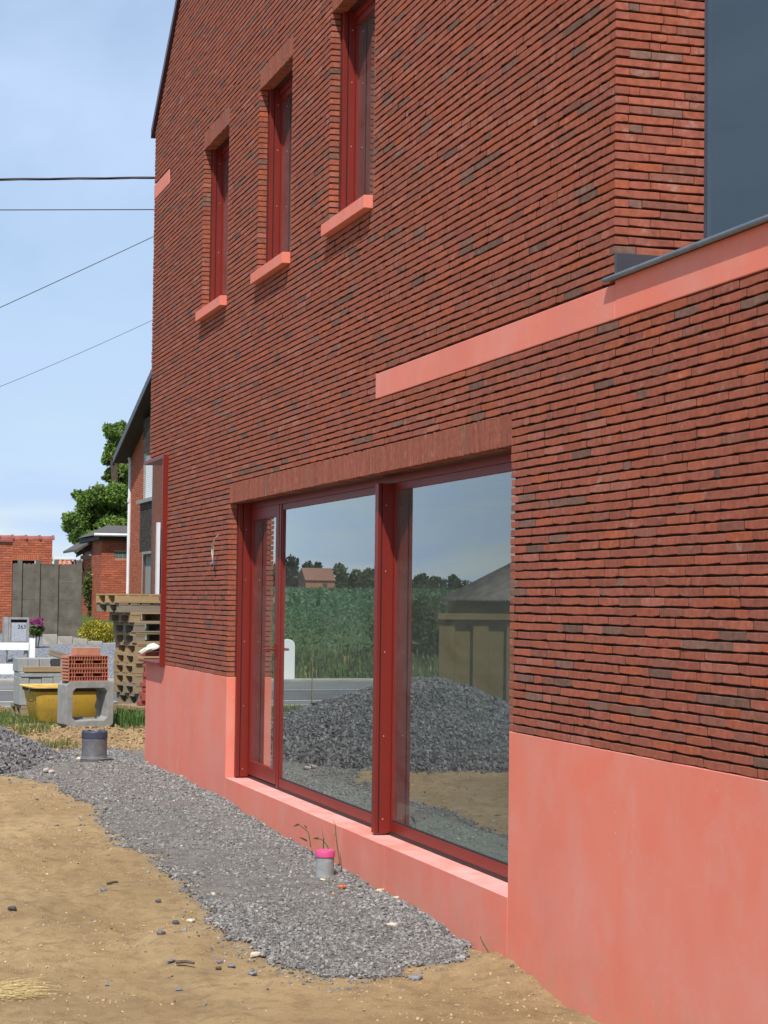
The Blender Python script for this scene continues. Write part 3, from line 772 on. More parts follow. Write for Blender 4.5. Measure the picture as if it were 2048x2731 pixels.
# ------------------------------------------------------------------ window joinery
def screw(parent, x, y, z, nx=1):
    s = MB(); a = (x, y, z); s.tube([(x - 0.002, y, z), (x + 0.004, y, z)], 0.0034, 6)
    s.build('screw', MAT['steel'], parent)
def casing(x0, x1, z0, z1, mull=None, yb=0.240):
    """deep red lining of an opening, with a black sealing groove in the near half"""
    m = MB(); f = 0.055
    y0, yg0, yg1, y1 = 0.078, 0.112, 0.121, yb
    m.box((x0, y0, z0), (x0 + f, yg0, z1)); m.box((x0, yg1, z0), (x0 + f, y1, z1))
    m.box((x1 - f, y0, z0), (x1, yg0, z1)); m.box((x1 - f, yg1, z0), (x1, y1, z1))
    m.box((x0 + f, y1 - 0.055, z1 - f), (x1 - f, y1, z1))
    if mull:
        a, b = mull; m.box((a, 0.088, z0), (b, yg0, z1 - f)); m.box((a, yg1, z0), (b, y1, z1 - f))
    o = m.build('window', MAT['red'], HOUSE, bevel=0.002)
    box_obj('head_shade_plate', (x0 + f, 0.101, z1 - 0.006), (x1 - f, y1 - 0.056, z1), MAT['head_shade'], o)  # dark plate added to paint the shade beneath the lintel
    h = 0.009
    box_obj('seal_and_shade', (x0, yg0, z0), (x0 + f - h, yg1, z1), MAT['black'], o); box_obj('seal_and_shade', (x1 - f + h, yg0, z0), (x1, yg1, z1), MAT['black'], o)
    if mull: box_obj('seal_and_shade', (mull[0] + h, yg0, z0), (mull[1] - h, yg1, z1 - f), MAT['black'], o)
    return o
def pane(win, x0, x1, z0, z1, rail=0.07, y=0.212, tiltx=0.0):
    fr = MB(); fy0, fy1 = y - 0.014, y + 0.026
    fr.box((x0, fy0, z0), (x1, fy1, z0 + rail)); fr.box((x0, fy0, z1 - 0.05), (x1, fy1, z1))
    fr.box((x0, fy0, z0 + rail), (x0 + 0.03, fy1, z1 - 0.05)); fr.box((x1 - 0.03, fy0, z0 + rail), (x1, fy1, z1 - 0.05))
    fr.build('sash', MAT['red'], win, bevel=0.0015)
    p = box_obj('pane', (x0 + 0.02, y, z0 + rail - 0.01), (x1 - 0.02, y + 0.006, z1 - 0.04), MAT['glass'], win)
    b = MB()                                   # glazing bead
    b.box((x0 + 0.03, y - 0.008, z0 + rail), (x1 - 0.03, y - 0.001, z0 + rail + 0.008))
    b.build('glazing_bead', MAT['black'], win)

wz0, wz1 = 0.365, cz(34) + 0.004
MUL = (-12.545, -12.47)
win = casing(MAIN[0] + 0.004, MAIN[1] - 0.004, wz0 - 0.012, wz1, MUL)
win['label'] = 'wide three part red framed window with glazed door at its left'
for a_, b_ in ((MAIN[0], MUL[0]), (MUL[1], MAIN[1])): box_obj('seal_and_shade', (a_, 0.195, 0.3405), (b_, 0.240, 0.366), MAT['black'], win)  # black strips paint the shadow gap between ledge and bottom rail
# door leaf
dx0, dx1 = MAIN[0] + 0.06, -15.66
d = MB(); y0, y1 = 0.186, 0.242; zt = wz1 - 0.056
d.box((dx0, y0, wz0 + 0.012), (dx0 + 0.075, y1, zt)); d.box((dx1 - 0.105, y0, wz0 + 0.012), (dx1, y1, zt))
d.box((dx0 + 0.075, y0, wz0 + 0.012), (dx1 - 0.105, y1, wz0 + 0.135)); d.box((dx0 + 0.075, y0, zt - 0.10), (dx1 - 0.105, y1, zt))
d.build('door_leaf', MAT['red'], win, bevel=0.002)
box_obj('pane', (dx0 + 0.065, 0.206, wz0 + 0.125), (dx1 - 0.095, 0.212, zt - 0.09), MAT['glass'], win)
hz = at(741, 1732, -15.72)[2]
hd = MB(); hd.tube([(-15.72, 0.187, hz), (-15.72, 0.125, hz)], 0.010, 8); hd.tube([(-15.72, 0.127, hz), (-15.86, 0.127, hz)], 0.010, 8)
hd.box((-15.735, 0.178, hz - 0.07), (-15.705, 0.1865, hz + 0.05)); hd.build('handle', MAT['red'], win, True)
# fixed post between door and glass
box_obj('post', (dx1 + 0.004, 0.190, wz0 - 0.012), (-15.60, 0.242, zt), MAT['red'], win, 0.002)
pane(win, -15.60, MUL[0], wz0, wz1 - 0.055)
pane(win, MUL[1], MAIN[1] - 0.06, wz0, wz1 - 0.055)
for zz_ in (0.42, 0.98, 1.55, 2.10, 2.55):
    screw(win, MAIN[0] + 0.059, 0.142, zz_); screw(win, MUL[1], 0.145, zz_ + 0.03)

for i, (a, b) in enumerate(UPW):
    w = casing(a + 0.004, b - 0.004, UZ0 - 0.012, UZ1 + 0.004, None, 0.212)
    w['label'] = ['red framed upper window nearest the far corner', 'red framed upper window in the middle of three', 'red framed upper window nearest the camera'][i]
    pane(w, a + 0.06, b - 0.06, UZ0 + 0.004, UZ1 - 0.052, 0.06, 0.186)
    for zz_ in (4.82, 5.28, 5.76, 6.15): screw(w, a + 0.059, 0.145, zz_)
    s = MB()
    s.prism([(0, 0), (0.30, 0), (0.30, 0.098), (0, 0.088)], 0, b - a - 0.004)
    v = [(a + 0.002 + q[1], -0.062 + q[0], cz(74) + 0.002 + q[2]) for q in s.v]
    mesh_obj('window_sill', v, s.f, MAT['pink'], HOUSE, bevel=0.003)

# corner window at the street end
cx0, cx1, c0, c1 = CORN
fl = MB(); P_ = 0.055
fl.box((cx1 - 0.035, -P_, c0 - 0.02), (cx1, 0.30, c1 + 0.008))
fl.box((XL - P_, -P_, c1 - 0.03), (cx1 - 0.035, 0.30, c1 + 0.006)); fl.box((XL - P_, 0.30, c1 - 0.03), (XL + 0.3, 1.6, c1 + 0.006))
cw = fl.build('window', MAT['red'], HOUSE, bevel=0.002); cw['label'] = 'red framed glazed corner window at street end'
sl = MB(); sl.prism([(XL - P_, c0 + 0.0), (cx1 - 0.036, c0 + 0.0), (cx1 - 0.036, c0 + 0.022), (XL - P_, c0 + 0.022)], -P_ - 0.02, 0.30)
sl.box((XL - P_, 0.30, c0), (XL + 0.30, 1.6, c0 + 0.03)); sl.build('sill_sheet', MAT['red'], cw, bevel=0.002)
cf = MB(); cf.box((XL + 0.02, 0.16, c0 + 0.023), (cx1 - 0.036, 0.22, c0 + 0.12)); cf.box((XL + 0.16, 0.221, c0 + 0.031), (XL + 0.22, 1.6, c0 + 0.12))
cf.box((XL + 0.02, 0.16, c1 - 0.10), (cx1 - 0.036, 0.22, c1 - 0.031)); cf.build('sash', MAT['red'], cw)
box_obj('pane', (XL + 0.06, 0.19, c0 + 0.11), (cx1 - 0.036, 0.196, c1 - 0.09), MAT['glass'], cw)
box_obj('pane', (XL + 0.19, 0.24, c0 + 0.11), (XL + 0.196, 1.6, c1 - 0.09), MAT['glass'], cw)
box_obj('plinth_panel', (XL, 0.202, -0.4), (XL + 0.2, 6.5, Z0 - 0.004), MAT['pink'], HOUSE)

# electric cable ends hanging out of the wall
def facpt(px, py, y=-0.02):
    d = _r2 * ((px - 1024.0) / FPX) - _u2 * ((py - 1365.5) / FPX) + _f
    return tuple(CAM + d * ((y - CAM[1]) / d[1]))
def smooth_path(pts, n=6):
    out = []
    pts = [Vector(p) for p in pts]
    for i in range(len(pts) - 1):
        p0 = pts[max(i - 1, 0)]; p1 = pts[i]; p2 = pts[i + 1]; p3 = pts[min(i + 2, len(pts) - 1)]
        for j in range(n):
            t = j / n
            out.append(0.5 * ((2 * p1) + (p2 - p0) * t + (2 * p0 - 5 * p1 + 4 * p2 - p3) * t * t + (3 * p1 - p0 - 3 * p2 + p3) * t ** 3))
    out.append(pts[-1]); return out
ce = empty('wall_cable', facpt(570, 1523, 0.0), 0, 'thin grey electric cable ends hanging from the brick wall beside the door', 'cable')
ox = Vector(ce.location)
for j, (mn, nm, path) in enumerate([('cable_grey', 'cable_core', [(582, 1427, -.04), (573, 1437, -.05), (566, 1463, -.05), (567, 1490, -.05), (570, 1508, -.03), (572, 1524, .01)]),
                      ('cable_grey', 'cable_core', [(579, 1430, -.05), (569, 1443, -.06), (564.5, 1463, -.055), (566, 1487, -.05), (569, 1506, -.03), (571, 1522, .01)]),
                      ('cable_yellow', 'earth_core', [(574, 1437, -.045), (569.5, 1460, -.05), (569, 1485, -.05), (570, 1500, -.03), (571, 1512, .0)]),
                      ('cable_blue', 'neutral_core', [(567, 1480, -.045), (569.5, 1501, -.04), (570, 1512, -.03), (571, 1524, .005)]),
                      ('cable_grey', 'cable_core', [(568, 1502, -.04), (563, 1501, -.05), (560.5, 1509, -.05), (560, 1526, .005)])]):
    pts = [Vector(facpt(a, b, c)) - ox for a, b, c in path]
    MB().tube(smooth_path(pts), 0.0032 if j < 2 else 0.0024, 6).build(nm, MAT[mn], ce, True)

# ------------------------------------------------------------------ overhead lines
def wire(name, a, b, r, label, twist=False, sag=0.0, mat='cable'):
    a = Vector(a); b = Vector(b); n = 90 if twist else 30
    c = [a.lerp(b, i / n) + Vector((0, 0, -sag * 4 * (i / n) * (1 - i / n))) for i in range(n + 1)]
    m = MB()
    if twist:
        for ph in (0, math.pi * 2 / 3, math.pi * 4 / 3):
            m.tube([p + Vector((math.cos(ph + i * 0.55) * r * 0.55, 0, math.sin(ph + i * 0.55) * r * 0.55)) for i, p in enumerate(c)], r * 0.55, 6)
    else: m.tube(c, r, 6)
    o = m.build(name, MAT[mat], None, True); tag(o, label, 'cable'); return o
XW = -30.4
def ext(p, q, lo, hi, X=XW):
    A = at(*p, X); B = at(*q, X); d = (B - A) / (B[1] - A[1])
    return A + d * (lo - A[1]), A + d * (hi - A[1])
a, b = ext((0, 479), (412, 474), -9, 12); wire('overhead_cable', a, b, 0.021, 'thick twisted black overhead cable, topmost of the lines in the sky', True)
a, b = ext((0, 560), (411, 559), -9, 12); wire('overhead_cable', a, b, 0.0085, 'straight black overhead cable just below the thick twisted one')
a, b = ext((0, 812), (410, 624), -5, 4.5); wire('overhead_cable', a, b, 0.0072, 'slanting dark overhead wire below the two level cables', sag=0.05)
a, b = ext((0, 1029), (406, 855), -4, 4.5); a[2] += 0.235; b[2] += 0.235; wire('overhead_cable', a, b, 0.0042, 'thinnest sagging overhead wire, lowest in the sky', sag=0.26)

# ------------------------------------------------------------------ small things on the ground
def gpt(px, py, it=6):
    """source-photo pixel -> point on the ground"""
    d = _r2 * ((px - 1024.0) / FPX) - _u2 * ((py - 1365.5) / FPX) + _f
    z = 0.0
    for _ in range(it):
        P = CAM + d * ((z - CAM[2]) / d[2]); z = float(gz(P[0], P[1]) + 0.012 * gravel_amt(P[0], P[1]))
    return CAM + d * ((z - CAM[2]) / d[2])

g = gpt(251, 2029)
o = empty('drain_pipe', (g[0], g[1], g[2] - 0.02), 0.3, 'wide dark grey drain pipe with a blue grey lid standing in the gravel', 'pipe')
MB().lathe([(0.148, -0.1), (0.148, 0.035), (0.150, 0.045), (0.150, 0.055), (0.142, 0.062), (0.142, 0.072), (0.138, 0.085), (0.138, 0.29)], 32).build('tube', MAT['pvc'], o, True)
MB().lathe([(0.1385, 0.27), (0.1425, 0.272), (0.1425, 0.338), (0.139, 0.343), (0.128, 0.345), (0.124, 0.338), (0.02, 0.338)], 32).build('lid', MAT['pvc_cap'], o, True)
for r, z in ((0.1505, 0.050), (0.1435, 0.067)):
    t = MB(); pts = [(r * math.cos(a), r * math.sin(a), z) for a in np.linspace(0, 2 * math.pi, 33)]
    t.tube(pts, 0.0035, 5, caps=False).build('ring', MAT['pvc_light'], o, True)
for a in np.linspace(0, 2 * math.pi, 9)[:-1]:
    c, s = math.cos(a), math.sin(a)
    MB().box((-0.02, -0.006, 0), (0.02, 0.006, 0.006), Matrix.Translation((0.131 * c, 0.131 * s, 0.344)) @ Matrix.Rotation(a + math.pi / 2, 4, 'Z')).build('lid_tab', MAT['pvc_cap'], o)

g = gpt(866, 2336)
o = empty('capped_pipe', (g[0], g[1], g[2] - 0.01), 0, 'short pale grey pipe with a bright pink cap beside the window ledge', 'pipe')
MB().lathe([(0.0625, -0.05), (0.0625, 0.150), (0.058, 0.150)], 28).build('tube', MAT['pvc_light'], o, True)
MB().lathe([(0.0655, 0.140), (0.0690, 0.143), (0.0685, 0.178), (0.066, 0.184), (0.060, 0.186), (0.056, 0.183), (0.01, 0.183)], 28).build('cap', MAT['pink_plastic'], o, True)

def blade(m, cols, base, tip, w, col, bend=0.0, n=5):
    base = Vector(base); tip = Vector(tip); d = tip - base
    side = d.cross(Vector((0.4, 0.9, 0.1))).normalized() if d.length > 0 else Vector((1, 0, 0))
    k = len(m.v)
    for i in range(n):
        t = i / (n - 1); p = base + d * t + Vector((bend * t * t, bend * 0.6 * t * t, -abs(bend) * 0.7 * t * t * t))
        ww = w * (1 - t) ** 0.7 * (0.5 + 0.5 * min(1, t * 4) if t < .25 else 1) + 0.0004
        m.v += [tuple(p - side * ww), tuple(p + side * ww)]; cols += [col, col]
    for i in range(n - 1): m.f.append((k + 2 * i, k + 2 * i + 1, k + 2 * i + 3, k + 2 * i + 2))
# grass stalks growing by the pink-capped pipe
def stalk(name, pts, label, leaves):
    P = [Vector(facpt(a, b, y)) for a, b, y in pts]
    o = empty(name, tuple(P[0]), 0, label, 'weed')
    P = [p - P[0] for p in P]
    MB().tube(smooth_path(P, 4), 0.0055, 5, 0.003).build('stem', MAT['weed'], o)
    for a, b in leaves:
        m = MB(); c = []
        A = Vector(facpt(*a)) - Vector(o.location); B = Vector(facpt(*b)) - Vector(o.location)
        blade(m, c, A, B, 0.010, (0.09, 0.12, 0.03), 0.01, 6)
        mesh_obj('leaf', m.v, m.f, MAT['leaf'], o, c)
MAT['weed'] = simple('weed_stem', (0.07, 0.07, 0.025), 0.8, 0.2, 30)
def z780(x, y, d=-0.08): return (780 + x / 8.85, 2150 + y / 8.85, d)
stalk('grass_weed', [z780(1125, 1390), z780(1080, 1100), z780(1045, 850), z780(1025, 650), z780(1005, 420)], 'tallest dry grass stalk right of the pink capped pipe',
      [(z780(1010, 640), z780(930, 830)), (z780(1000, 430), z780(915, 240)), (z780(1040, 850), z780(985, 750))])
stalk('grass_weed', [z780(430, 960), z780(405, 780), z780(370, 620), z780(250, 510), z780(150, 430)], 'bent grass stalk left of the pink capped pipe',
      [(z780(150, 430), z780(-10, 470)), (z780(340, 520), z780(245, 425)), (z780(350, 820), z780(130, 712))])
stalk('grass_weed', [z780(730, 1040, -.06), z780(730, 900, -.06), z780(740, 760, -.06)], 'broad bladed grass shoot just behind the pink capped pipe',
      [(z780(735, 850, -.06), z780(665, 380, -.06)), (z780(735, 860, -.06), z780(745, 570, -.06)), (z780(735, 850, -.06), z780(690, 600, -.06))])
stalk('grass_weed', [z780(862, 1030, -.06), z780(800, 900, -.06), z780(720, 810, -.06), z780(620, 765, -.06)], 'grass blade arching left over the pink cap',
      [(z780(620, 765, -.06), z780(460, 745, -.06))])
def z1000(x, y, d=-0.05): return (1000 + x / 4.0225, 2100 + y / 4.0225, d)
stalk('grass_weed', [z1000(1270, 1940), z1000(1230, 1790), z1000(1160, 1670), z1000(1130, 1600)], 'thin wilted weed on the sand by the ledge end', [(z1000(1240, 1800), z1000(1290, 1900)), (z1000(1150, 1660), z1000(1140, 1760))])

# countable stray stones, twigs and the straw wisp
def one_stone(px, py, s, col, label, nm='loose_stone', flat=0.75):
    g = gpt(px, py); t = STT[RNG.integers(0, 24)].copy(); t *= s / max(np.abs(t).max(), 0.5)
    a = RNG.uniform(0, 6.28); R = np.array([[math.cos(a), -math.sin(a), 0], [math.sin(a), math.cos(a), 0], [0, 0, 1]])
    t = t @ R.T; t[:, 2] *= flat
    o = mesh_obj(nm, t, BOXF, MAT['stone'], None, np.repeat(np.array(col)[None], 8, 0), bevel=s * 0.25)
    o.location = (g[0], g[1], g[2] + s * 0.35); return tag(o, label, 'stone')
def zb(x, y): return x / 2.0738, 1950 + y / 2.0738
GREY = (0.17, 0.17, 0.18); DARK = (0.075, 0.08, 0.09); PALE = (0.50, 0.45, 0.36)
for (x, y), s, c, l in [((70, 990), 0.035, DARK, 'dark stone at the far left of the sand, above the straw'), ((315, 530), 0.026, DARK, 'single dark stone on the sand left of the gravel edge'),
        ((570, 885), 0.032, GREY, 'grey flat stone on the sand just below the short dark twig'), ((877, 945), 0.025, DARK, 'dark stone on the sand close to the gravel edge'),
        ((970, 1065), 0.026, DARK, 'dark stone beside the pale chip at the gravel edge'), ((885, 1125), 0.03, GREY, 'grey stone above the long dark twig'),
        ((945, 1277), 0.026, GREY, 'grey stone at the left end of the long dark twig'), ((1215, 1280), 0.022, GREY, 'small grey stone right of the long dark twig'),
        ((1278, 1302), 0.026, GREY, 'grey stone below the gravel tip, left of a pair'), ((1398, 1347), 0.025, (0.2, 0.21, 0.24), 'bluish stone lying below the gravel tip'),
        ((992, 1433), 0.022, GREY, 'lone grey stone in the middle of the lower sand'), ((1210, 1315), 0.02, (0.10, 0.07, 0.05), 'brown stone below the small grey stone'),
        ((1415, 1245), 0.034, PALE, 'large pale stone on the lower edge of the gravel'), ((1180, 908), 0.026, PALE, 'pale stone in the gravel below the middle'),
        ((1055, 1055), 0.03, PALE, 'pale flat chip at the gravel edge'), ((375, 352), 0.022, DARK, 'dark stone near the top left sand edge'), ((205, 383), 0.022, DARK, 'dark stone on the sand below the gravel heap')]:
    one_stone(*zb(x, y), s, c, l)
for (x, y), s, c, l in [((245, 1205), 0.032, (0.52, 0.47, 0.34), 'yellowish stone against the ledge foot near its right end'), ((190, 1490), 0.034, (0.56, 0.48, 0.40), 'big whitish stone in the gravel tip'),
        ((55, 1125), 0.03, (0.52, 0.46, 0.34), 'cream stone at the ledge foot left of the yellowish one'), ((1315, 1880), 0.028, PALE, 'pale stone on the sand at the ledge end'),
        ((435, 2060), 0.036, (0.19, 0.20, 0.23), 'flat slate grey stone on the sand in front of the gravel tip')]:
    one_stone(1000 + x / 4.0225, 2100 + y / 4.0225, s, c, l)
one_stone(780 + 1150 / 8.85, 2150 + 1945 / 8.85, 0.030, (0.62, 0.16, 0.06), 'orange brick lump in the gravel right of the pink capped pipe', 'brick_lump')
one_stone(780 + 960 / 8.85, 2150 + 2090 / 8.85, 0.020, (0.55, 0.25, 0.15), 'small salmon brick chip in the gravel', 'brick_chip')
one_stone(780 + 710 / 8.85, 2150 + 1755 / 8.85, 0.020, (0.62, 0.58, 0.36), 'tiny cream pebble at the foot of the pink capped pipe', 'pebble')
one_stone(213, 2026, 0.045, (0.62, 0.58, 0.40), 'cream stone at the foot of the grey drain pipe', 'loose_stone')
for (x, y), s in (((235, 2058), 0.05), ((248, 2062), 0.04)): pass
one_stone(122, 2060, 0.06, (0.45, 0.41, 0.38), 'pale rubble lump at the foot of the gravel heap, left of two', 'rubble_lump')
one_stone(136, 2062, 0.05, (0.48, 0.44, 0.40), 'pale rubble lump at the foot of the gravel heap, right of two', 'rubble_lump')
def twig(a, b, r, label):
    A = Vector(gpt(*a)) + Vector((0, 0, r)); B = Vector(gpt(*b)) + Vector((0, 0, r)); Mid = A.lerp(B, 0.5) + Vector((0.004, 0.006, 0.006))
    tag(MB().tube([A, A.lerp(Mid, .5) + Vector((0, .004, 0)), Mid, B], r, 6, r * 0.7).build('twig', MAT['twig'], None), label, 'twig')
twig(zb(975, 1288), zb(1073, 1294), 0.011, 'long dark twig lying on the lower sand')
twig(zb(592, 848), zb(650, 840), 0.008, 'short dark twig on the sand near the gravel edge')
twig(zb(270, 738), zb(232, 722), 0.004, 'thin twig on the sand at the left')
m = MB(); c = []
for i in range(110):
    a = gpt(RNG.uniform(-60, 70), RNG.uniform(2632, 2672))
    an = RNG.normal(0.15, 0.45); L = RNG.uniform(0.06, 0.20)
    A = Vector(a) + Vector((0, 0, RNG.uniform(0.002, 0.03))); B = A + Vector((-math.sin(an) * L * 0.9, math.cos(an) * L, RNG.uniform(-0.02, 0.02)))
    if B.z < a[2]: B.z = a[2] + 0.004
    m.tube([A, A.lerp(B, .5) + Vector((0, 0, .006)), B], 0.0011, 4, caps=False)
tag(m.build('straw_wisp', MAT['straw'], None), 'wisp of pale yellow straw on the sand at bottom left', 'straw', kind='stuff')

# ------------------------------------------------------------------ grass
def grass_patch(name, pts, hmin, hmax, label, w=0.006, pal=((0.10, 0.15, 0.035), (0.16, 0.20, 0.05)), dry=0.12, lean=0.4):
    n = len(pts); P = np.array(pts)
    h = RNG.uniform(hmin, hmax, n); a = RNG.uniform(0, 6.283, n); ln = RNG.normal(0, lean, n) * h
    dx = np.cos(a); dy = np.sin(a)
    V = np.zeros((n, 5, 3)); s = np.stack([-dy, dx, 0 * dx], -1) * w
    mid = P + np.stack([dx * ln * 0.35, dy * ln * 0.35, h * 0.6], -1); tip = P + np.stack([dx * ln, dy * ln, h * np.clip(1 - 0.3 * np.abs(ln / h), .3, 1)], -1)
    V[:, 0] = P - s; V[:, 1] = P + s; V[:, 2] = mid + s * 0.8; V[:, 3] = mid - s * 0.8; V[:, 4] = tip
    i = 5 * np.arange(n)[:, None]
    Q = np.concatenate([i, i + 1, i + 2, i + 3], 1); T = np.concatenate([i + 3, i + 2, i + 4], 1)
    t = RNG.random((n, 1)); C = np.array(pal[0]) * (1 - t) + np.array(pal[1]) * t
    d = RNG.random(n) < dry; C[d] = (0.38, 0.32, 0.13)
    o = np_mesh(name, V.reshape(-1, 3), [Q, T], MAT['leaf'], None, np.repeat(C, 5, 0))
    return tag(o, label, 'grass', kind='stuff')
def scatter(x0, x1, y0, y1, n, fn=None):
    x = RNG.uniform(x0, x1, n); y = RNG.uniform(y0, y1, n)
    if fn is not None:
        k = fn(x, y); x, y = x[k], y[k]
    return np.stack([x, y, gz(x, y) - 0.01], -1)
grass_patch('grass', scatter(-30.6, -24.4, -6.5, 6, 30000, lambda x, y: (heap_h(x, y) < 0.02) & (vnoise(x, y, 0.8, 71) + 0.5 * vnoise(x, y, .25, 72) > -0.10) & (RNG.random(len(x)) < np.clip((-24.3 - x) / 1.0, 0.15, 1))), 0.04, 0.13, 'rough grass on the verge around the building materials', 0.005, lean=0.9)
cen = gpt(362, 1952)
grass_patch('grass_tuft', scatter(cen[0] - 1.6, cen[0] + 0.35, cen[1] - 0.22, cen[1] + 0.75, 2600, lambda x, y: RNG.random(len(x)) < np.exp(-(((x - cen[0] + .5) / .7) ** 2 + ((y - cen[1] - .15) / .45) ** 2))), 0.10, 0.27, 'lush green grass tuft by the far corner of the plinth', 0.006, ((0.06, 0.14, 0.03), (0.13, 0.22, 0.05)), 0.04, 0.55)
for px, py, lab in ((85, 1955, 'small grass tuft at the edge of the gravel heap'), (157, 1995, 'thin grass tuft on the soil bank left of the drain pipe')):
    c = gpt(px, py)
    grass_patch('grass_tuft', scatter(c[0] - 0.3, c[0] + 0.3, c[1] - 0.22, c[1] + 0.22, 200), 0.05, 0.16, lab, 0.005, dry=0.2, lean=0.6)

# ------------------------------------------------------------------ building materials
def dupl(o, parent):
    c = o.copy(); COL.objects.link(c); c.parent = parent; return c
PL, PW = 1.2, 0.8
def pallet_meshes():
    D = {}
    def bx(n, a, b): me = bpy.data.meshes.new(n); me.from_pydata(boxv(a, b), [], BOXF); D[n] = me
    bx('wide_board', (-0.0725, -PL / 2, 0), (0.0725, PL / 2, 0.022)); bx('narrow_board', (-0.05, -PL / 2, 0), (0.05, PL / 2, 0.022))
    bx('cross_board', (-PW / 2, -0.0725, 0), (PW / 2, 0.0725, 0.022)); bx('wide_block', (-0.05, -0.0725, 0), (0.05, 0.0725, 0.078)); bx('side_beam', (-0.05, -PL / 2, 0), (0.05, PL / 2, 0.085))
    return D
PM = pallet_meshes()
def pallet(loc, rz, mat, label, solid=False, tilt=0.0, group=None, sub=None, missing=()):
    o = empty('wooden_pallet', loc, rz, label, 'pallet', group); o.rotation_euler = (tilt, RNG.normal(0, 0.006), rz)
    def put(nm, me, p, i=0):
        q = bpy.data.objects.new(nm, PM[me]); COL.objects.link(q); q.parent = o; q.location = p
        q.rotation_euler = (0, 0, RNG.normal(0, 0.006))
        if not q.data.materials: q.data.materials.append(None)
        q.material_slots[0].link = 'OBJECT'; q.material_slots[0].material = MAT[mat] if sub is None or RNG.random() > 0.3 else MAT[sub]
    # local y is the long side (facing the camera side is +x), local x the 0.8 m depth
    for X, me in ((-0.3275, 'wide_board'), (0.0, 'wide_board'), (0.3275, 'wide_board')): put('bottom_board', me, (X, 0, 0))
    if solid:
        for X in (-0.345, 0, 0.345): put('side_beam', 'side_beam', (X, 0, 0.0225))
    else:
        for X in (-0.345, 0, 0.345):
            for Y in (-0.5275, 0, 0.5275): put('block', 'wide_block', (X, Y, 0.0225))
        for Y in (-0.5275, 0, 0.5275): put('cross_board', 'cross_board', (0, Y, 0.1005))
    zt = 0.108 if solid else 0.123
    if solid:
        for Y in np.linspace(-0.53, 0.53, 7): put('top_board', 'cross_board', (0, Y, zt))
    else:
        for X, me in ((-0.3275, 'wide_board'), (-0.165, 'narrow_board'), (0, 'wide_board'), (0.165, 'narrow_board'), (0.3275, 'wide_board')): put('top_board', me, (X, 0, zt))
    return o, (zt + 0.0225)
TH = math.radians(14)
def stack_base(px, py, X):        # near-left bottom corner pixel -> pallet centre on the ground
    c = at(px, py, X)
    ca, sa = math.cos(TH), math.sin(TH)
    # near-left corner in local coordinates is (+PW/2, -PL/2)
    lx, ly = PW / 2, -PL / 2
    return c[0] - (lx * ca - ly * sa), c[1] - (lx * sa + ly * ca), c[2]
XS = -27.4
bx_, by_, _ = stack_base(361, 1900, XS)
zst = float(gz(bx_, by_)) + 0.01
order = ['bottom', 'second from the ground', 'third from the ground', 'fourth from the ground', 'fifth from the ground', 'sixth from the ground', 'seventh from the ground', 'eighth from the ground', 'ninth from the ground', 'tenth from the ground', 'eleventh from the ground']
looks = [('wood_old', 'wood_mid'), ('wood_old', None), ('wood_old', 'wood_mid'), ('wood_mid', None), ('wood_mid', 'wood_new'), ('wood_mid', 'wood_new'), ('wood_mid', None), ('wood_mid', 'wood_old'), ('wood_old', None), ('wood_mid', 'wood_old')]
cname = {'wood_old': 'weathered grey', 'wood_mid': 'brown', 'wood_new': 'pale new'}
ztop_px = at(361, 1610, XS)[2]          # underside of the two wide ones on top
nst = 10
zq = zst
for i in range(nst):
    mt, sb = looks[i]
    dx, dy = RNG.normal(0, 0.012), RNG.normal(0, 0.016)
    o, hgt = pallet((bx_ + dx, by_ + dy, zq), TH + RNG.normal(0, 0.008), mt, '%s wooden pallet, %s in the tall stack' % (cname[mt], order[i]), False, 0.0, 'pallets in the tall stack', sb)
    zq += hgt + 0.001
    if i == 8: bx_ -= 0.0; by_ -= 0.07
by_ -= 0.20
o, hgt = pallet((bx_, by_, zq), TH + 0.02, 'wood_old', 'grey pallet with solid side beams, second from the top of the tall stack', True, 0, 'pallets in the tall stack'); zq += hgt + 0.002
o, hgt = pallet((bx_ + 0.02, by_ - 0.02, zq), TH, 'wood_new', 'pale new pallet with a stamped side beam, topmost of the tall stack', True, 0, 'pallets in the tall stack')
def text_obj(s, size, name, m, parent, M, off=0.0):
    cu = bpy.data.curves.new(name, 'FONT'); cu.body = s; cu.size = size; cu.extrude = 0.0008; cu.offset = off; cu.align_x = 'CENTER'; cu.align_y = 'CENTER'
    t = bpy.data.objects.new(name, cu); COL.objects.link(t)
    dg = bpy.context.evaluated_depsgraph_get(); me = bpy.data.meshes.new_from_object(t.evaluated_get(dg))
    bpy.data.objects.remove(t); me.materials.clear(); me.materials.append(m)
    q = bpy.data.objects.new(name, me); COL.objects.link(q); q.parent = parent; q.matrix_local = M; return q
TXT = Matrix(((0, 0, 1, 0), (1, 0, 0, 0), (0, 1, 0, 0), (0, 0, 0, 1)))      # text plane facing +x, reading towards +y
text_obj('8KD', 0.085, 'stamp', MAT['twig'], o, Matrix.Translation((0.3965, 0.13, 0.066)) @ TXT, 0.0015)

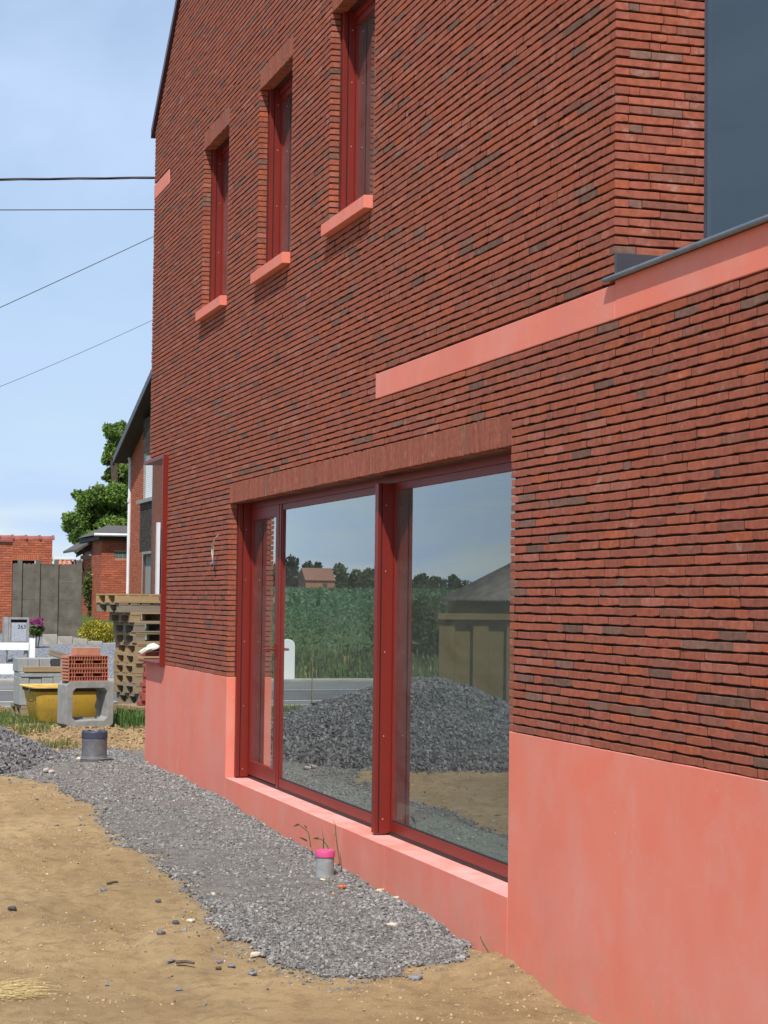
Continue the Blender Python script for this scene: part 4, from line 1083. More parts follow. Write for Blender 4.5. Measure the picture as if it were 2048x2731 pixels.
# low pallet with a leaning pile of red bricks beside the tall stack
XB = -25.6
cpt = at(350, 1903, XB)
pb, hb = pallet((cpt[0] - 0.25, cpt[1] + 0.52, float(gz(XB, cpt[1])) + 0.05), TH + 0.05, 'wood_mid', 'low pallet under the pile of red bricks', False, 0.0)
bz = pb.location.z + hb
me = bpy.data.meshes.new('loose_brick'); v, f = brick_geo(0, 0.21, 0, 0.062, 0.10, 1, RNG, 0.002, 0.004); me.from_pydata([tuple(q) for q in v], [], f)
me.materials.append(simple('red_facing_brick', (0.30, 0.065, 0.05), 0.9, 0.3, 14, 0.4, 80))
base = at(352, 1850, XB); nl = 10
for l in range(nl):
    for j in range(3):
        q = bpy.data.objects.new('loose_brick', me); COL.objects.link(q)
        sh = 0.16 - 0.018 * l if l < 7 else 0.06
        q.location = (base[0] - 0.02 + RNG.normal(0, .01), base[1] + 0.17 - sh * 0.5 + (0.03 if l % 2 else 0) + j * 0.215 + RNG.normal(0, .008), bz + 0.004 + l * 0.0635)
        q.rotation_euler = (0, 0, math.pi / 2 + RNG.normal(0, 0.06)); tag(q, 'red brick in the leaning pile, %s of three in its %s layer from below' % (['left', 'middle', 'right'][j], ['first', 'second', 'third', 'fourth', 'fifth', 'sixth', 'seventh', 'eighth', 'ninth', 'tenth'][l]), 'brick', 'red bricks piled by the pallets')
tp = at(353, 1755, XB)
zt_ = bz + nl * 0.0635 + 0.004
plk = MB().box((-0.06, -0.35, 0), (0.05, 0.40, 0.025)); plk = plk.build('timber_batten', MAT['wood_new']); plk.location = (base[0] - 0.05, base[1] + 0.42, zt_ + 0.002); plk.rotation_euler = (0, 0, 0.1)
tag(plk, 'short pale batten lying on the pile of red bricks', 'batten')
for j in range(2):
    q = bpy.data.objects.new('loose_brick', me); COL.objects.link(q); q.location = (base[0] - 0.02, base[1] + 0.13 + j * 0.215, zt_ + 0.030); q.rotation_euler = (0, 0, math.pi / 2 + 0.05)
    tag(q, ['red brick on top of the batten, left of two', 'red brick on top of the batten, right of two'][j], 'brick', 'red bricks piled by the pallets')
# glove on the bricks
gl = MB(); gp = at(408, 1742, XB + 0.1)
rng2 = np.random.default_rng(3)
import itertools
ring = []
for i in range(9):
    t = i / 8
    for j in range(12):
        a = 2 * math.pi * j / 12
        r = (0.055 * math.sin(math.pi * min(1, t * 0.85 + 0.12)) + 0.006) * (1 + 0.18 * math.sin(3 * a + 5 * t) + rng2.normal(0, 0.05))
        gl.v.append((r * 0.75 * math.cos(a), -0.10 + 0.22 * t, r * math.sin(a) * 0.8 + 0.02 * math.sin(t * 3)))
for i in range(8):
    for j in range(12): gl.f.append((i * 12 + j, i * 12 + (j + 1) % 12, (i + 1) * 12 + (j + 1) % 12, (i + 1) * 12 + j))
gl.f += [tuple(range(11, -1, -1)), tuple(range(96, 108))]
for k in range(4): gl.tube([(0.01, -0.09, 0.01 + 0.012 * (k - 1)), (0.02, -0.13, 0.012 * (k - 1)), (0.015, -0.165 - 0.012 * (k % 3), -0.012 + 0.014 * (k - 1))], 0.012, 6, 0.008)
go = gl.build('work_glove', MAT['glove'], None, True); go.location = (base[0] + 0.02, gp[1], zt_ + 0.030 + 0.062 + 0.045 - 0.01); go.rotation_euler = (0.25, 0.1, 0.1)
tag(go, 'crumpled white work glove on the red bricks by the corner window', 'glove')

# concrete frame element with the hollow blocks on it
XC = -24.35
c = at(176, 1948, XC); c2 = at(307, 1945, XC)
rz = math.radians(15)
fr = empty('shaft_element', (c[0], c[1], float(gz(c[0], c[1]))), rz, 'square open concrete shaft element standing on edge before the yellow tub', 'concrete element')
S = (c2[1] - c[1]) / math.cos(rz); DP = 0.30
zf = 0.0; H = (at(200, 1818, XC)[2] - fr.location.z)
def chamf(w0, w1, h0, h1, ch): return [(w0 + ch, h0), (w1 - ch, h0), (w1, h0 + ch), (w1, h1 - ch), (w1 - ch, h1), (w0 + ch, h1), (w0, h1 - ch), (w0, h0 + ch)]
outp = chamf(0, S, 0, H, 0.045); inn = chamf(0.085, S - 0.085, 0.085, H - 0.085, 0.045); inb = chamf(0.10, S - 0.10, 0.10, H - 0.10, 0.04)
V = [(0, a, b) for a, b in outp] + [(0, a, b) for a, b in inn] + [(-DP, a, b) for a, b in outp] + [(-DP, a, b) for a, b in inb]
Fq = []
for i in range(8):
    j = (i + 1) % 8
    Fq += [(i, j, 8 + j, 8 + i), (16 + i, 24 + i, 24 + j, 16 + j), (i, 16 + i, 16 + j, j), (8 + i, 8 + j, 24 + j, 24 + i)]
mesh_obj('frame_body', V, Fq, MAT['concrete'], fr, bevel=0.006)
# ragged remains of the knocked-out panel
kn = MB(); kn.prism([(0, 0), (0.06, 0), (0.05, 0.10), (0.075, 0.16), (0.05, 0.24), (0.065, 0.33), (0.03, 0.40), (0, 0.40)], 0, 0.03)
mesh_obj('broken_edge', [(-0.20 - q[1], S - 0.085 - q[0], 0.10 + q[2]) for q in kn.v], kn.f, MAT['concrete'], fr)
kn = MB(); kn.prism([(0.1, 0), (0.5, 0), (0.46, 0.03), (0.36, 0.02), (0.30, 0.045), (0.2, 0.03), (0.14, 0.05)], 0, 0.03)
mesh_obj('broken_edge', [(-0.20 - q[1], q[0], 0.09 + q[2]) for q in kn.v], kn.f, MAT['concrete'], fr)

def hollow_block(loc, rz, label):
    """perforated clay block lying on its side, holes towards the camera"""
    L, Hh, D = 0.555, 0.162, 0.20
    o = empty('hollow_clay_block', loc, rz, label, 'clay block', 'hollow clay blocks on the concrete frame')
    body = MB(); body.box((-D, 0.012, 0.0), (-0.181, L, Hh)); body.build('block_back', MAT['terracotta'], o)
    ribs = MB()
    for k in range(4):
        ribs.prism([(-D + 0.002, 0.006 + k * 0.0405), (-0.002, 0.006 + k * 0.0405), (-0.002, 0.030 + k * 0.0405), (-D + 0.002, 0.030 + k * 0.0405)], -0.012, 0.0115)
    r = ribs.build('key_ribs', MAT['terracotta_pale'], o); r['kind'] = 'stuff'
    web = MB(); t = 0.007
    def wb(y0, y1, z0, z1): web.box((-0.18, y0, z0), (0, y1, z1))
    wb(0.012, L, 0, 0.010); wb(0.012, L, Hh - 0.010, Hh); wb(0.012, 0.022, 0.010, Hh - 0.010); wb(L - 0.010, L, 0.010, Hh - 0.010)
    zr = [0.010, 0.052, 0.062, 0.100, 0.110, Hh - 0.010]
    ys1 = np.linspace(0.022, L - 0.010, 16)
    for ri, (za, zb_) in enumerate(((0.010, 0.054), (0.061, 0.103), (0.110, Hh - 0.010))):
        for i, yv in enumerate(ys1[1:-1]):
            if ri == 1 and (2 <= i <= 4 or 9 <= i <= 11): continue
            off = 0.006 * ((ri + i // 5) % 2)
            wb(yv + off - t / 2, yv + off + t / 2, za + 0.0005, zb_ - 0.0005)
    wb(0.0225, L - 0.0105, 0.054, 0.061); wb(0.0225, L - 0.0105, 0.103, 0.110)
    w = web.build('web', MAT['terracotta'], o); w['kind'] = 'stuff'
    return o
bx0 = at(190, 1818, XC + 0.02)
zb0 = fr.location.z + H + 0.002
off = Vector((math.cos(rz) * -0.01, math.sin(rz) * -0.01, 0))
hollow_block((c[0] - 0.01, c[1] + 0.01, zb0), rz, 'lower perforated red clay block on the concrete frame')
hollow_block((c[0] - 0.005, c[1] + 0.004, zb0 + 0.164), rz, 'upper perforated red clay block under the solid brick')
sb = box_obj('solid_brick', (-0.16, 0, 0), (0, 0.335, 0.100), MAT['terracotta_pale'], None, 0.004); sb.location = (c[0] - 0.05, c[1] + 0.115, zb0 + 0.328); sb.rotation_euler = (0, 0, rz)
tag(sb, 'plain orange brown brick lying on the perforated clay blocks', 'brick')

# yellow mortar tub
XT = -25.25
t0 = at(92, 1932, XT); tt = at(74, 1830, XT)
tub = empty('mortar_tub', (t0[0] - 0.35, t0[1] + 0.45, float(gz(XT, t0[1] + 0.4)) - 0.01), math.radians(8), 'dirty yellow mortar tub behind the concrete frame', 'tub')
def rrect(w, h, r, n=5):
    out = []
    for cx_, cy_, a0 in ((w - r, h - r, 0), (-w + r, h - r, 90), (-w + r, -h + r, 180), (w - r, -h + r, 270)):
        for i in range(n + 1):
            a = math.radians(a0 + 90 * i / n); out.append((cx_ + r * math.cos(a), cy_ + r * math.sin(a)))
    return out
TH_ = tt[2] - tub.location.z
def loft(prof, closed_bottom=True):
    m = MB(); rings = []
    for w, h, r, z in prof:
        k = len(m.v); m.v += [(a, b, z) for a, b in rrect(w, h, r)]; rings.append(k)
    n = 24
    for a, b in zip(rings[:-1], rings[1:]):
        for j in range(n): m.f.append((a + j, a + (j + 1) % n, b + (j + 1) % n, b + j))
    if closed_bottom: m.f.append(tuple(rings[0] + j for j in range(n - 1, -1, -1)))
    return m
m = loft([(0.27, 0.40, 0.10, 0), (0.30, 0.43, 0.10, 0.04), (0.36, 0.50, 0.09, TH_ * 0.86), (0.345, 0.485, 0.09, TH_ * 0.86), (0.27, 0.40, 0.09, 0.05)]); m.f.append(tuple(4 * 24 + j for j in range(24)))
m.build('tub_body', MAT['tub'], tub, True)
m = loft([(0.362, 0.502, 0.09, TH_ * 0.855), (0.372, 0.514, 0.09, TH_ * 0.86), (0.378, 0.522, 0.09, TH_ * 0.945), (0.350, 0.492, 0.09, TH_ * 0.945), (0.346, 0.486, 0.09, TH_ * 0.86)], False); m.build('under_rim_band', MAT['tub_band'], tub, True)
m = loft([(0.380, 0.524, 0.09, TH_ * 0.94), (0.405, 0.550, 0.10, TH_ * 0.95), (0.407, 0.553, 0.10, TH_ * 0.985), (0.395, 0.54, 0.10, TH_), (0.352, 0.495, 0.09, TH_ * 0.985), (0.348, 0.49, 0.09, TH_ * 0.94)], False); m.build('rim', MAT['tub_rim'], tub, True)
hpts = [(0.10, -0.545, TH_ * 0.93), (0.11, -0.575, TH_ * 0.86), (0.10, -0.60, TH_ * 0.70), (0.0, -0.60, TH_ * 0.62), (-0.10, -0.60, TH_ * 0.70), (-0.11, -0.575, TH_ * 0.86), (-0.10, -0.545, TH_ * 0.93)]
hpts = [(0.20, -0.535, TH_ * 0.94), (0.21, -0.555, TH_ * 0.90), (0.235, -0.575, TH_ * 0.66), (0.25, -0.53, TH_ * 0.60), (0.27, -0.47, TH_ * 0.72), (0.27, -0.46, TH_ * 0.90)]
MB().tube(smooth_path(hpts, 4), 0.011, 6).build('handle', MAT['twig'], tub, True)

# concrete blocks, slab and timbers on a pallet behind the tub
XK = -27.0
def pbox(name, px0, py0, px1, py1, X, depth, m, label=None, cat=None, group=None, bev=0.006, parent=None):
    a = at(px0, py1, X); b = at(px1, py0, X)
    o = box_obj(name, (-depth, 0, 0), (0, b[1] - a[1], b[2] - a[2]), MAT[m], parent, bev)
    o.location = (X, a[1], a[2])
    return tag(o, label, cat, group)
gk = at(50, 1905, XK)
pk, hk = pallet((XK - 0.45, gk[1] + 0.60, float(gz(XK, gk[1])) + 0.02), math.radians(4), 'wood_mid', 'brown pallet under the grey concrete blocks', False, 0, None, 'wood_old')
zk = pk.location.z + hk
def kb(name, px0, px1, z0, z1, X, depth, m, label, cat, group=None):
    a = at(px0, 1850, X); b = at(px1, 1850, X)
    o = box_obj(name, (-depth, 0, 0), (0, b[1] - a[1], z1 - z0), MAT[m], None, 0.006); o.location = (X, a[1], z0); o.rotation_euler = (0, 0, math.radians(4))
    return tag(o, label, cat, group)
zA = at(60, 1806, XK)[2]; zB = at(60, 1793, XK)[2]; zC = at(60, 1778, XK)[2]; zD = at(60, 1757, XK)[2]
kb('concrete_block', 53, 77, zk + 0.002, zA, XK, 0.5, 'concrete_block', 'upright grey concrete block at the left end of the pallet', 'concrete block', 'grey concrete blocks on the pallet')
for i, (p0, p1) in enumerate(((78, 110), (111, 141), (142, 172), (173, 204))):
    kb('concrete_block', p0, p1, zk + 0.002, zA, XK - 0.02, 0.45, 'concrete_block', 'grey concrete block under the slab, %s from the left behind the tub' % ['first', 'second', 'third', 'fourth'][i], 'concrete block', 'grey concrete blocks on the pallet')
kb('concrete_slab', 55, 205, zA + 0.002, zB, XK + 0.01, 0.55, 'concrete_block', 'flat grey concrete slab lying across the blocks', 'concrete slab')
kb('timber_beam', 63, 215, zB + 0.002, zC, XK + 0.02, 0.09, 'wood_mid', 'level brown timber beam lying on the concrete slab', 'timber')
for i, (p0, p1) in enumerate(((47, 73), (74, 103), (104.5, 135), (136, 160))):
    kb('concrete_block', p0, p1, zB + 0.002, zD, XK - 0.16, 0.42, 'concrete_block', 'grey concrete block on the slab behind the timber beam, %s from the left' % ['first', 'second', 'third', 'fourth'][i], 'concrete block', 'grey concrete blocks on the pallet')
tb = kb('timber_beam', 127, 200, 0, 0.085, XK - 0.03, 0.07, 'wood_old', 'old grey brown plank end leaning down to the right over the blocks', 'timber')
tb.location.z = zD + 0.055; tb.rotation_euler = (math.radians(-17), 0, math.radians(4))
# tile stack at the left edge
XQ = -28.6
gq = at(0, 1893, XQ); zq_ = float(gz(XQ, gq[1]))
me2 = bpy.data.meshes.new('flat_tile'); me2.from_pydata(boxv((-0.3, -0.22, 0), (0, 0.22, 0.022)), [], BOXF); me2.materials.append(MAT['wood_new'])
me3 = bpy.data.meshes.new('flat_tile'); me3.from_pydata(boxv((-0.3, -0.22, 0), (0, 0.22, 0.05)), [], BOXF); me3.materials.append(MAT['roof_tile'])
for i in range(4):
    q = bpy.data.objects.new('timber_offcut', me2); COL.objects.link(q); q.location = (XQ, gq[1] - 0.09 - 0.03 * i, zq_ + 0.003 + i * 0.026); q.rotation_euler = (0, 0, 0.1 * i)
    tag(q, 'pale timber offcut in the small pile at the left edge, %s of four' % ['lowest', 'second', 'third', 'topmost'][i], 'timber', 'timber offcuts at the left edge')
for i in range(3):
    q = bpy.data.objects.new('roof_tile', me3); COL.objects.link(q); q.location = (XQ - 0.02, gq[1] - 0.24 - 0.035 * i, zq_ + 0.11 + i * 0.054); q.rotation_euler = (0, 0, 0.05)
    tag(q, 'dark red tile on the timber offcuts at the left edge, %s of three' % ['lowest', 'middle', 'topmost'][i], 'tile', 'red tiles at the left edge')
# small survey stake standing near the heap (seen in the window)
st = MB(); st.tube([(0, 0, 0), (0.01, 0, 0.95)], 0.012, 5, 0.006); so = st.build('marker_stake', MAT['wood_mid']); so.location = (-28.8, -3.6, float(gz(-28.8, -3.6)) - 0.02)
tag(so, 'thin upright marker stake by the road, mirrored in the middle pane', 'stake')

# ------------------------------------------------------------------ the plot across the road
def brick_wall(parent, u0, u1, z0, z1, mapf, pal, mort, L=0.19, p=0.066, cuts=(), thick=0.10, top=None):
    """courses of far brickwork as one part, proud of a mortar bed"""
    B = Bricks(); k = 0; z = z0
    while z < z1 - 0.02:
        st = u0 - (L + 0.01) * (0.5 if k % 2 else 0.0); cs = [(a, b) for a, b, c, d in cuts if c - 0.02 < z < d - 0.02]
        hi = u1 if top is None else min(u1, top(z))
        lo = u0 if top is None else u0
        u = st
        while u < hi - 0.02:
            a, b = max(u, lo), min(u + L, hi)
            for s0, s1 in subtract(a, b, cs):
                if s1 - s0 < 0.02: continue
                v = np.array(boxv((s0, -0.006, z), (s1, 0.01, min(z + p - 0.012, z1))))
                B.add(mapf(v), BOXF, np.array(pal[RNG.integers(0, len(pal))]) * RNG.uniform(0.85, 1.15))
            u += L + 0.011
        z += p; k += 1
    o = B.build('brick_courses', MAT['brick_far'], parent); o['kind'] = 'stuff'
    return o
ORANGE = [(0.43, 0.125, 0.065), (0.47, 0.135, 0.07), (0.39, 0.112, 0.063)]
BROWN = [(0.060, 0.045, 0.036), (0.075, 0.055, 0.043), (0.05, 0.04, 0.034)]
def mapX(X):          # wall facing +x: u -> y, depth -> -x
    return lambda v: np.stack([X - v[:, 1], v[:, 0], v[:, 2]], -1)
def mapY(Y):          # wall facing -y: u -> x
    return lambda v: np.stack([v[:, 0], Y + v[:, 1], v[:, 2]], -1)
def ypl(px, py, Y):
    d = _r2 * ((px - 1024.0) / FPX) - _u2 * ((py - 1365.5) / FPX) + _f
    return CAM + d * ((Y - CAM[1]) / d[1])

YN, XN = 5.56, -55.0
GH = empty('gable_house', (XN, YN, 1.2), 0, 'two storey orange brick house with dark eaves and white roller shutter across the road', 'house')
GH.location = (0, 0, 0)
def hx(px): return float(ypl(px, 1500, YN)[0])
def hz_(px, py): return float(ypl(px, py, YN)[2])
xa, xb, xc, xd = hx(352), hx(379), hx(430), -40.0
zbase = 0.9
def gable(x): return 6.02 + (x - XN) * 0.31
# solid core
m = MB(); m.prism([(XN + 0.01, zbase), (xd, zbase), (xd, gable(xd)), (XN + 0.01, gable(XN))], YN + 0.011, YN + 6.0); m.build('wall', MAT['mortar_far'], GH)
# recess with shutter: pier stands proud
px_sh = (hx(392), hx(428)); z_sh = (hz_(410, 1330), hz_(410, 1212)); z_wl = hz_(410, 1468)
tops = lambda z: 99
cut = [(xb, xc + 0.0, zbase, 99)]
B = brick_wall(GH, XN, xb, zbase, gable(xb) - 0.05, mapY(YN), ORANGE, None)
brick_wall(GH, xc + 0.35, xd, zbase, gable(xc) - 0.2, mapY(YN), BROWN, None, L=0.19)
m = MB(); m.box((XN - 0.002, YN + 0.0, zbase), (XN + 0.008, YN + 5.9, gable(XN) - 0.05)); m.build('end_wall', simple('orange_brick_end', (0.33, 0.1, 0.055), 0.9, 0.2, 8), GH)
# recessed middle bay: brown brick panels, shutter, sill, lower window
YR = YN - 0.03
core2 = MB(); core2.box((xb + 0.01, YN - 0.005, hz_(400, 1540) - 3, ), (xc + 0.34, YN + 0.0105, gable(xc))); core2.build('bay_backing', MAT['mortar_grey'], GH)
brick_wall(GH, xb + 0.45, xc + 0.30, z_sh[0] - 1.42, z_sh[0] - 0.10, mapY(YN - 0.16), BROWN, None)
box_obj('panel_backing', (xb + 0.45, YN - 0.149, z_sh[0] - 1.42), (xc + 0.30, YN - 0.01, z_sh[0] - 0.10), MAT['mortar_grey'], GH)
brick_wall(GH, xb + 0.75, xc + 0.30, z_sh[1] + 0.05, gable(xb + 0.75) - 0.05, mapY(YN - 0.16), BROWN, None)
box_obj('panel_backing', (xb + 0.75, YN - 0.149, z_sh[1] + 0.05), (xc + 0.30, YN - 0.01, gable(xb + 0.75) - 0.05), MAT['mortar_grey'], GH)
sw = MB()
nsl = 22
for i in range(nsl):
    z0 = z_sh[0] + (z_sh[1] - z_sh[0]) * i / nsl; z1 = z_sh[0] + (z_sh[1] - z_sh[0]) * (i + 0.86) / nsl
    sw.box((px_sh[0], YN - 0.075, z0), (px_sh[1] + 0.1, YN - 0.06, z1))
sh = empty('window', (0, 0, 0)); sh.parent = GH
o = sw.build('shutter_slats', MAT['shutter'], sh); o['kind'] = 'stuff'
box_obj('shutter_back', (px_sh[0], YN - 0.058, z_sh[0]), (px_sh[1] + 0.1, YN - 0.05, z_sh[1]), MAT['galv'], sh)
box_obj('sill', (px_sh[0] - 0.55, YN - 0.24, z_sh[0] - 0.10), (px_sh[1] + 0.08, YN - 0.012, z_sh[0] - 0.005), MAT['concrete'], sh)
# lower window
lw = empty('window', (0, 0, 0)); lw.parent = GH
zl1 = z_sh[0] - 1.50; zl0 = zl1 - 1.7
box_obj('lintel', (xb + 0.9, YN - 0.17, zl1), (xc + 0.2, YN - 0.02, zl1 + 0.07), MAT['concrete'], lw)
box_obj('curtain', (hx(393), YN - 0.05, zl0), (hx(413), YN - 0.04, zl1), MAT['curtain'], lw)
box_obj('frame', (hx(413), YN - 0.08, zl0), (hx(418), YN - 0.03, zl1), MAT['brown_frame'], lw)
box_obj('frame', (hx(388.5), YN - 0.08, zl0), (hx(393), YN - 0.03, zl1), MAT['brown_frame'], lw)
box_obj('pane', (hx(418), YN - 0.06, zl0), (hx(427), YN - 0.05, zl1), MAT['glass'], lw)
# right-hand pier seen through the corner window
box_obj('pier', (xc + 0.02, YN - 0.28, zbase), (xc + 0.33, YN - 0.012, 6.4), simple('brown_brick_pier', (0.15, 0.065, 0.045), 0.9, 0.2, 20), GH)
box_obj('downpipe', (xc + 0.36, YN - 0.22, 1.2), (xc + 0.55, YN - 0.14, 3.9), MAT['white_plastic'], GH)
# roof with wide dark overhang
rf = MB(); e0 = XN - 0.55; e1 = -47.0; rdg = gable(e1)
rf.prism([(e0, gable(e0) + 0.02), (e1, gable(e1) + 0.02), (e1, gable(e1) + 0.20), (e0, gable(e0) + 0.20)], YN - 0.42, YN + 6.2)
rf.build('roof', MAT['slate'], GH)
vb = MB(); vb.prism([(e0 - 0.02, gable(e0) - 0.02), (e1, gable(e1) - 0.02), (e1, gable(e1) + 0.17), (e0 - 0.02, gable(e0) + 0.17)], YN - 0.46, YN - 0.425); vb.build('verge_board', MAT['anthracite'], GH)
sf = MB(); sf.prism([(e0, gable(e0) - 0.01), (e1, gable(e1) - 0.01), (e1, gable(e1) + 0.012), (e0, gable(e0) + 0.012)], YN - 0.42, YN + 6.0); sf.build('soffit', MAT['soffit'], GH)
tl = MB()
for i in range(22):
    x = e0 + (e1 - e0) * i / 22
    tl.box((x, YN - 0.44, gable(x) + 0.205), (x + 0.34, YN - 0.20, gable(x) + 0.245))
o = tl.build('verge_tiles', MAT['slate'], GH); o['kind'] = 'stuff'
# white downpipe with swan neck, cable duct
def hp(px, py, X=XN - 0.12): return tuple(at(px, py, X))
dp = MB(); dp.tube([hp(334, 1180), hp(337, 1190), hp(346, 1226), hp(347.5, 1236), hp(345.5, 1330), hp(343, 1440), hp(341, 1560), hp(339, 1650)], 0.048, 10); dp.build('downpipe', MAT['white_plastic'], GH, True)
cd = MB(); A = hp(352, 1462); Bp = hp(353, 1342); cd.box((A[0] - 0.03, A[1] - 0.052, A[2]), (A[0] + 0.06, A[1] + 0.052, Bp[2])); cd.build('cable_duct', MAT['white'], GH)
cd = MB(); cd.tube([hp(349, 1463), hp(347, 1560)], 0.022, 6); cd.build('conduit', MAT['anthracite'], GH); cd = MB(); cd.tube([hp(352.5, 1463), hp(350.5, 1555)], 0.013, 6); cd.build('conduit', MAT['white_plastic'], GH)
box_obj('pipe_bracket', tuple(np.array(hp(340.5, 1339)) - 0.01), tuple(np.array(hp(345, 1329)) + np.array([0.06, 0, 0])), MAT['white_plastic'], GH)

# single storey annexe left of the gable
XA = -57.0
AN = empty('brick_annexe', (0, 0, 0), 0, 'low orange brick annexe with slate roof and glass blocks beside the gable house', 'annexe')
a = at(268, 1652, XA); b = at(352, 1442, XA)
y0, y1, z0, z1 = a[1], b[1] + 3.0, 0.9, b[2]
g0 = at(304.5, 1489, XA); g1 = at(338, 1471, XA)
brick_wall(AN, y0, y0 + 1.3, z0, z1, mapX(XA), ORANGE, None, cuts=[(g0[1], g1[1], g0[2], g1[2])])
box_obj('wall', (XA - 4, y0 + 0.012, z0), (XA - 0.0105, y1, z1), MAT['mortar_far'], AN)
brick_wall(AN, XA - 3.9, XA - 0.012, z0, z1, mapY(y0), ORANGE, None)
for i in range(3):
    w = (g1[1] - g0[1]) / 3
    box_obj('glass_block', (XA - 0.0104, g0[1] + w * i + 0.008, g0[2] + 0.01), (XA - 0.002, g0[1] + w * (i + 1) - 0.008, g1[2] - 0.01), MAT['glass_block'], AN)
e = at(247, 1426, XA + 0.3); e2 = at(345, 1392, XA - 1.6)
rf = mesh_obj('roof', [(XA + 0.3, y0 - 0.22, z1 + 0.15), (XA + 0.3, y1, z1 + 0.15), (XA - 2.0, y1, z1 + 0.52), (XA - 2.0, y0 + 0.45, z1 + 0.52), (XA - 4.0, y0 - 0.2, z1 + 0.15), (XA - 4.0, y1, z1 + 0.15)],
              [(0, 1, 2, 3), (3, 4, 0), (3, 2, 5, 4)], MAT['slate'], AN)
box_obj('fascia', (XA - 3.9, y0 - 0.12, z1 + 0.0), (XA + 0.20, y1, z1 + 0.13), MAT['soffit'], AN)
MB().tube([(XA + 0.30, y0 - 0.28, z1 + 0.15), (XA + 0.30, y1, z1 + 0.16)], 0.045, 8).build('gutter', MAT['white_plastic'], AN, True)

# open lean-to with dark rafters
LT = empty('lean_to', (0, 0, 0), 0, 'dark timber lean to roof beside the annexe', 'lean-to')
XT_ = -59.0
p = [at(203, 1478, XT_), at(268, 1440, XT_)]
def slab(name, A, B, th, m, x0, x1, parent):
    v = [(x0, A[1], A[2]), (x0, B[1], B[2]), (x0, B[1], B[2] + th), (x0, A[1], A[2] + th), (x1, A[1], A[2]), (x1, B[1], B[2]), (x1, B[1], B[2] + th), (x1, A[1], A[2] + th)]
    mesh_obj(name, v, [(0, 1, 2, 3), (7, 6, 5, 4), (0, 4, 5, 1), (1, 5, 6, 2), (2, 6, 7, 3), (3, 7, 4, 0)], MAT[m], parent)
slab('roof', p[0] + np.array([0, 0, 0.08]), p[1] + np.array([0, 0, 0.08]), 0.07, 'slate', XT_ - 3, XT_ + 0.1, LT)
slab('rafter', at(203, 1487, XT_), at(268, 1450, XT_), 0.14, 'soffit', XT_ - 0.05, XT_, LT)
slab('beam', at(215, 1492, XT_), at(268, 1492, XT_), 0.12, 'soffit', XT_ - 0.05, XT_ + 0.02, LT)
slab('gable_panel', at(228, 1483, XT_), at(268, 1483, XT_), 0.14, 'galv', XT_ - 0.12, XT_ - 0.08, LT)
# small tiled shelter
SH = empty('tiled_shelter', (0, 0, 0), 0, 'small garden shelter with orange pantiles on dark posts', 'shelter')
XSH = -60.5
for i, (p0, p1) in enumerate(((150, 163), (163, 176), (176, 189), (189, 202), (202, 215), (215, 230), (231, 246))):
    a = at(p0, 1524, XSH); b = at(p1, 1494, XSH)
    mm = MB(); w = b[1] - a[1]
    prof = [(w * t, 0.035 * math.sin(t * math.pi * 2)) for t in np.linspace(0, 1, 7)]
    for row_ in range(2):
        zb_ = a[2] + row_ * 0.17; xo = -row_ * 0.22
        v = [(XSH + xo + 0.03, a[1] + u, zb_ + h) for u, h in prof] + [(XSH + xo - 0.25, a[1] + u, zb_ + 0.19 + h) for u, h in prof]
        mm.add(v, [(k, k + 1, k + 8, k + 7) for k in range(6)])
    mm.build('pantile', MAT['terracotta'], SH, True)
for px_ in (227, 160):
    a = at(px_ - 5, 1648, XSH); b = at(px_ + 4, 1525, XSH); box_obj('post', (XSH - 0.5, a[1], 1.2), (XSH - 0.4, b[1], b[2]), MAT['bark'], SH)

# orange brick garage wall behind the concrete panels, with tile coping
GW = empty('garage_wall', (0, 0, 0), 0, 'orange brick wall with red coping tiles behind the concrete panel fence', 'wall')
XG = -56.0
a = at(-120, 1700, XG); b = at(140, 1440, XG); ol = at(33, 1497, XG); orr = at(105, 1497, XG); zso = at(60, 1478, XG)[2]
op = at(34, 1494, XG)
brick_wall(GW, a[1], b[1], 0.9, b[2], mapX(XG), ORANGE, None, cuts=[(at(-60, 1500, XG)[1], at(98, 1500, XG)[1], 0.9, op[2]), (at(0, 1500, XG)[1], at(103, 1500, XG)[1], op[2], zso)])
m = MB(); m.box((XG - 0.3, a[1], op[2]), (XG - 0.0105, b[1], b[2])); m.box((XG - 0.3, at(98, 1500, XG)[1], 0.9), (XG - 0.0105, b[1], op[2])); m.box((XG - 0.3, a[1], 0.9), (XG - 0.0105, at(-60, 1500, XG)[1], op[2])); m.build('wall_core', MAT['mortar_far'], GW)
sy0, sy1 = at(0, 1500, XG)[1], at(103, 1500, XG)[1]; nso = 19
for i in range(nso):
    w = (sy1 - sy0) / nso; v = np.array(boxv((sy0 + w * i + 0.004, -0.006, op[2]), (sy0 + w * (i + 1) - 0.004, 0.01, zso - 0.008)))
    mesh_obj('soldier_brick', mapX(XG)(v), BOXF, MAT['brick_far'], GW, np.repeat((np.array(ORANGE[1]) * RNG.uniform(0.9, 1.15))[None], 8, 0))
box_obj('dark_doorway', (XG - 0.6, at(-60, 1500, XG)[1], 0.9), (XG - 0.5, at(98, 1500, XG)[1], op[2] + 0.1), MAT['black'], GW)
zcp = b[2]; n_ = 8; w = 0.39
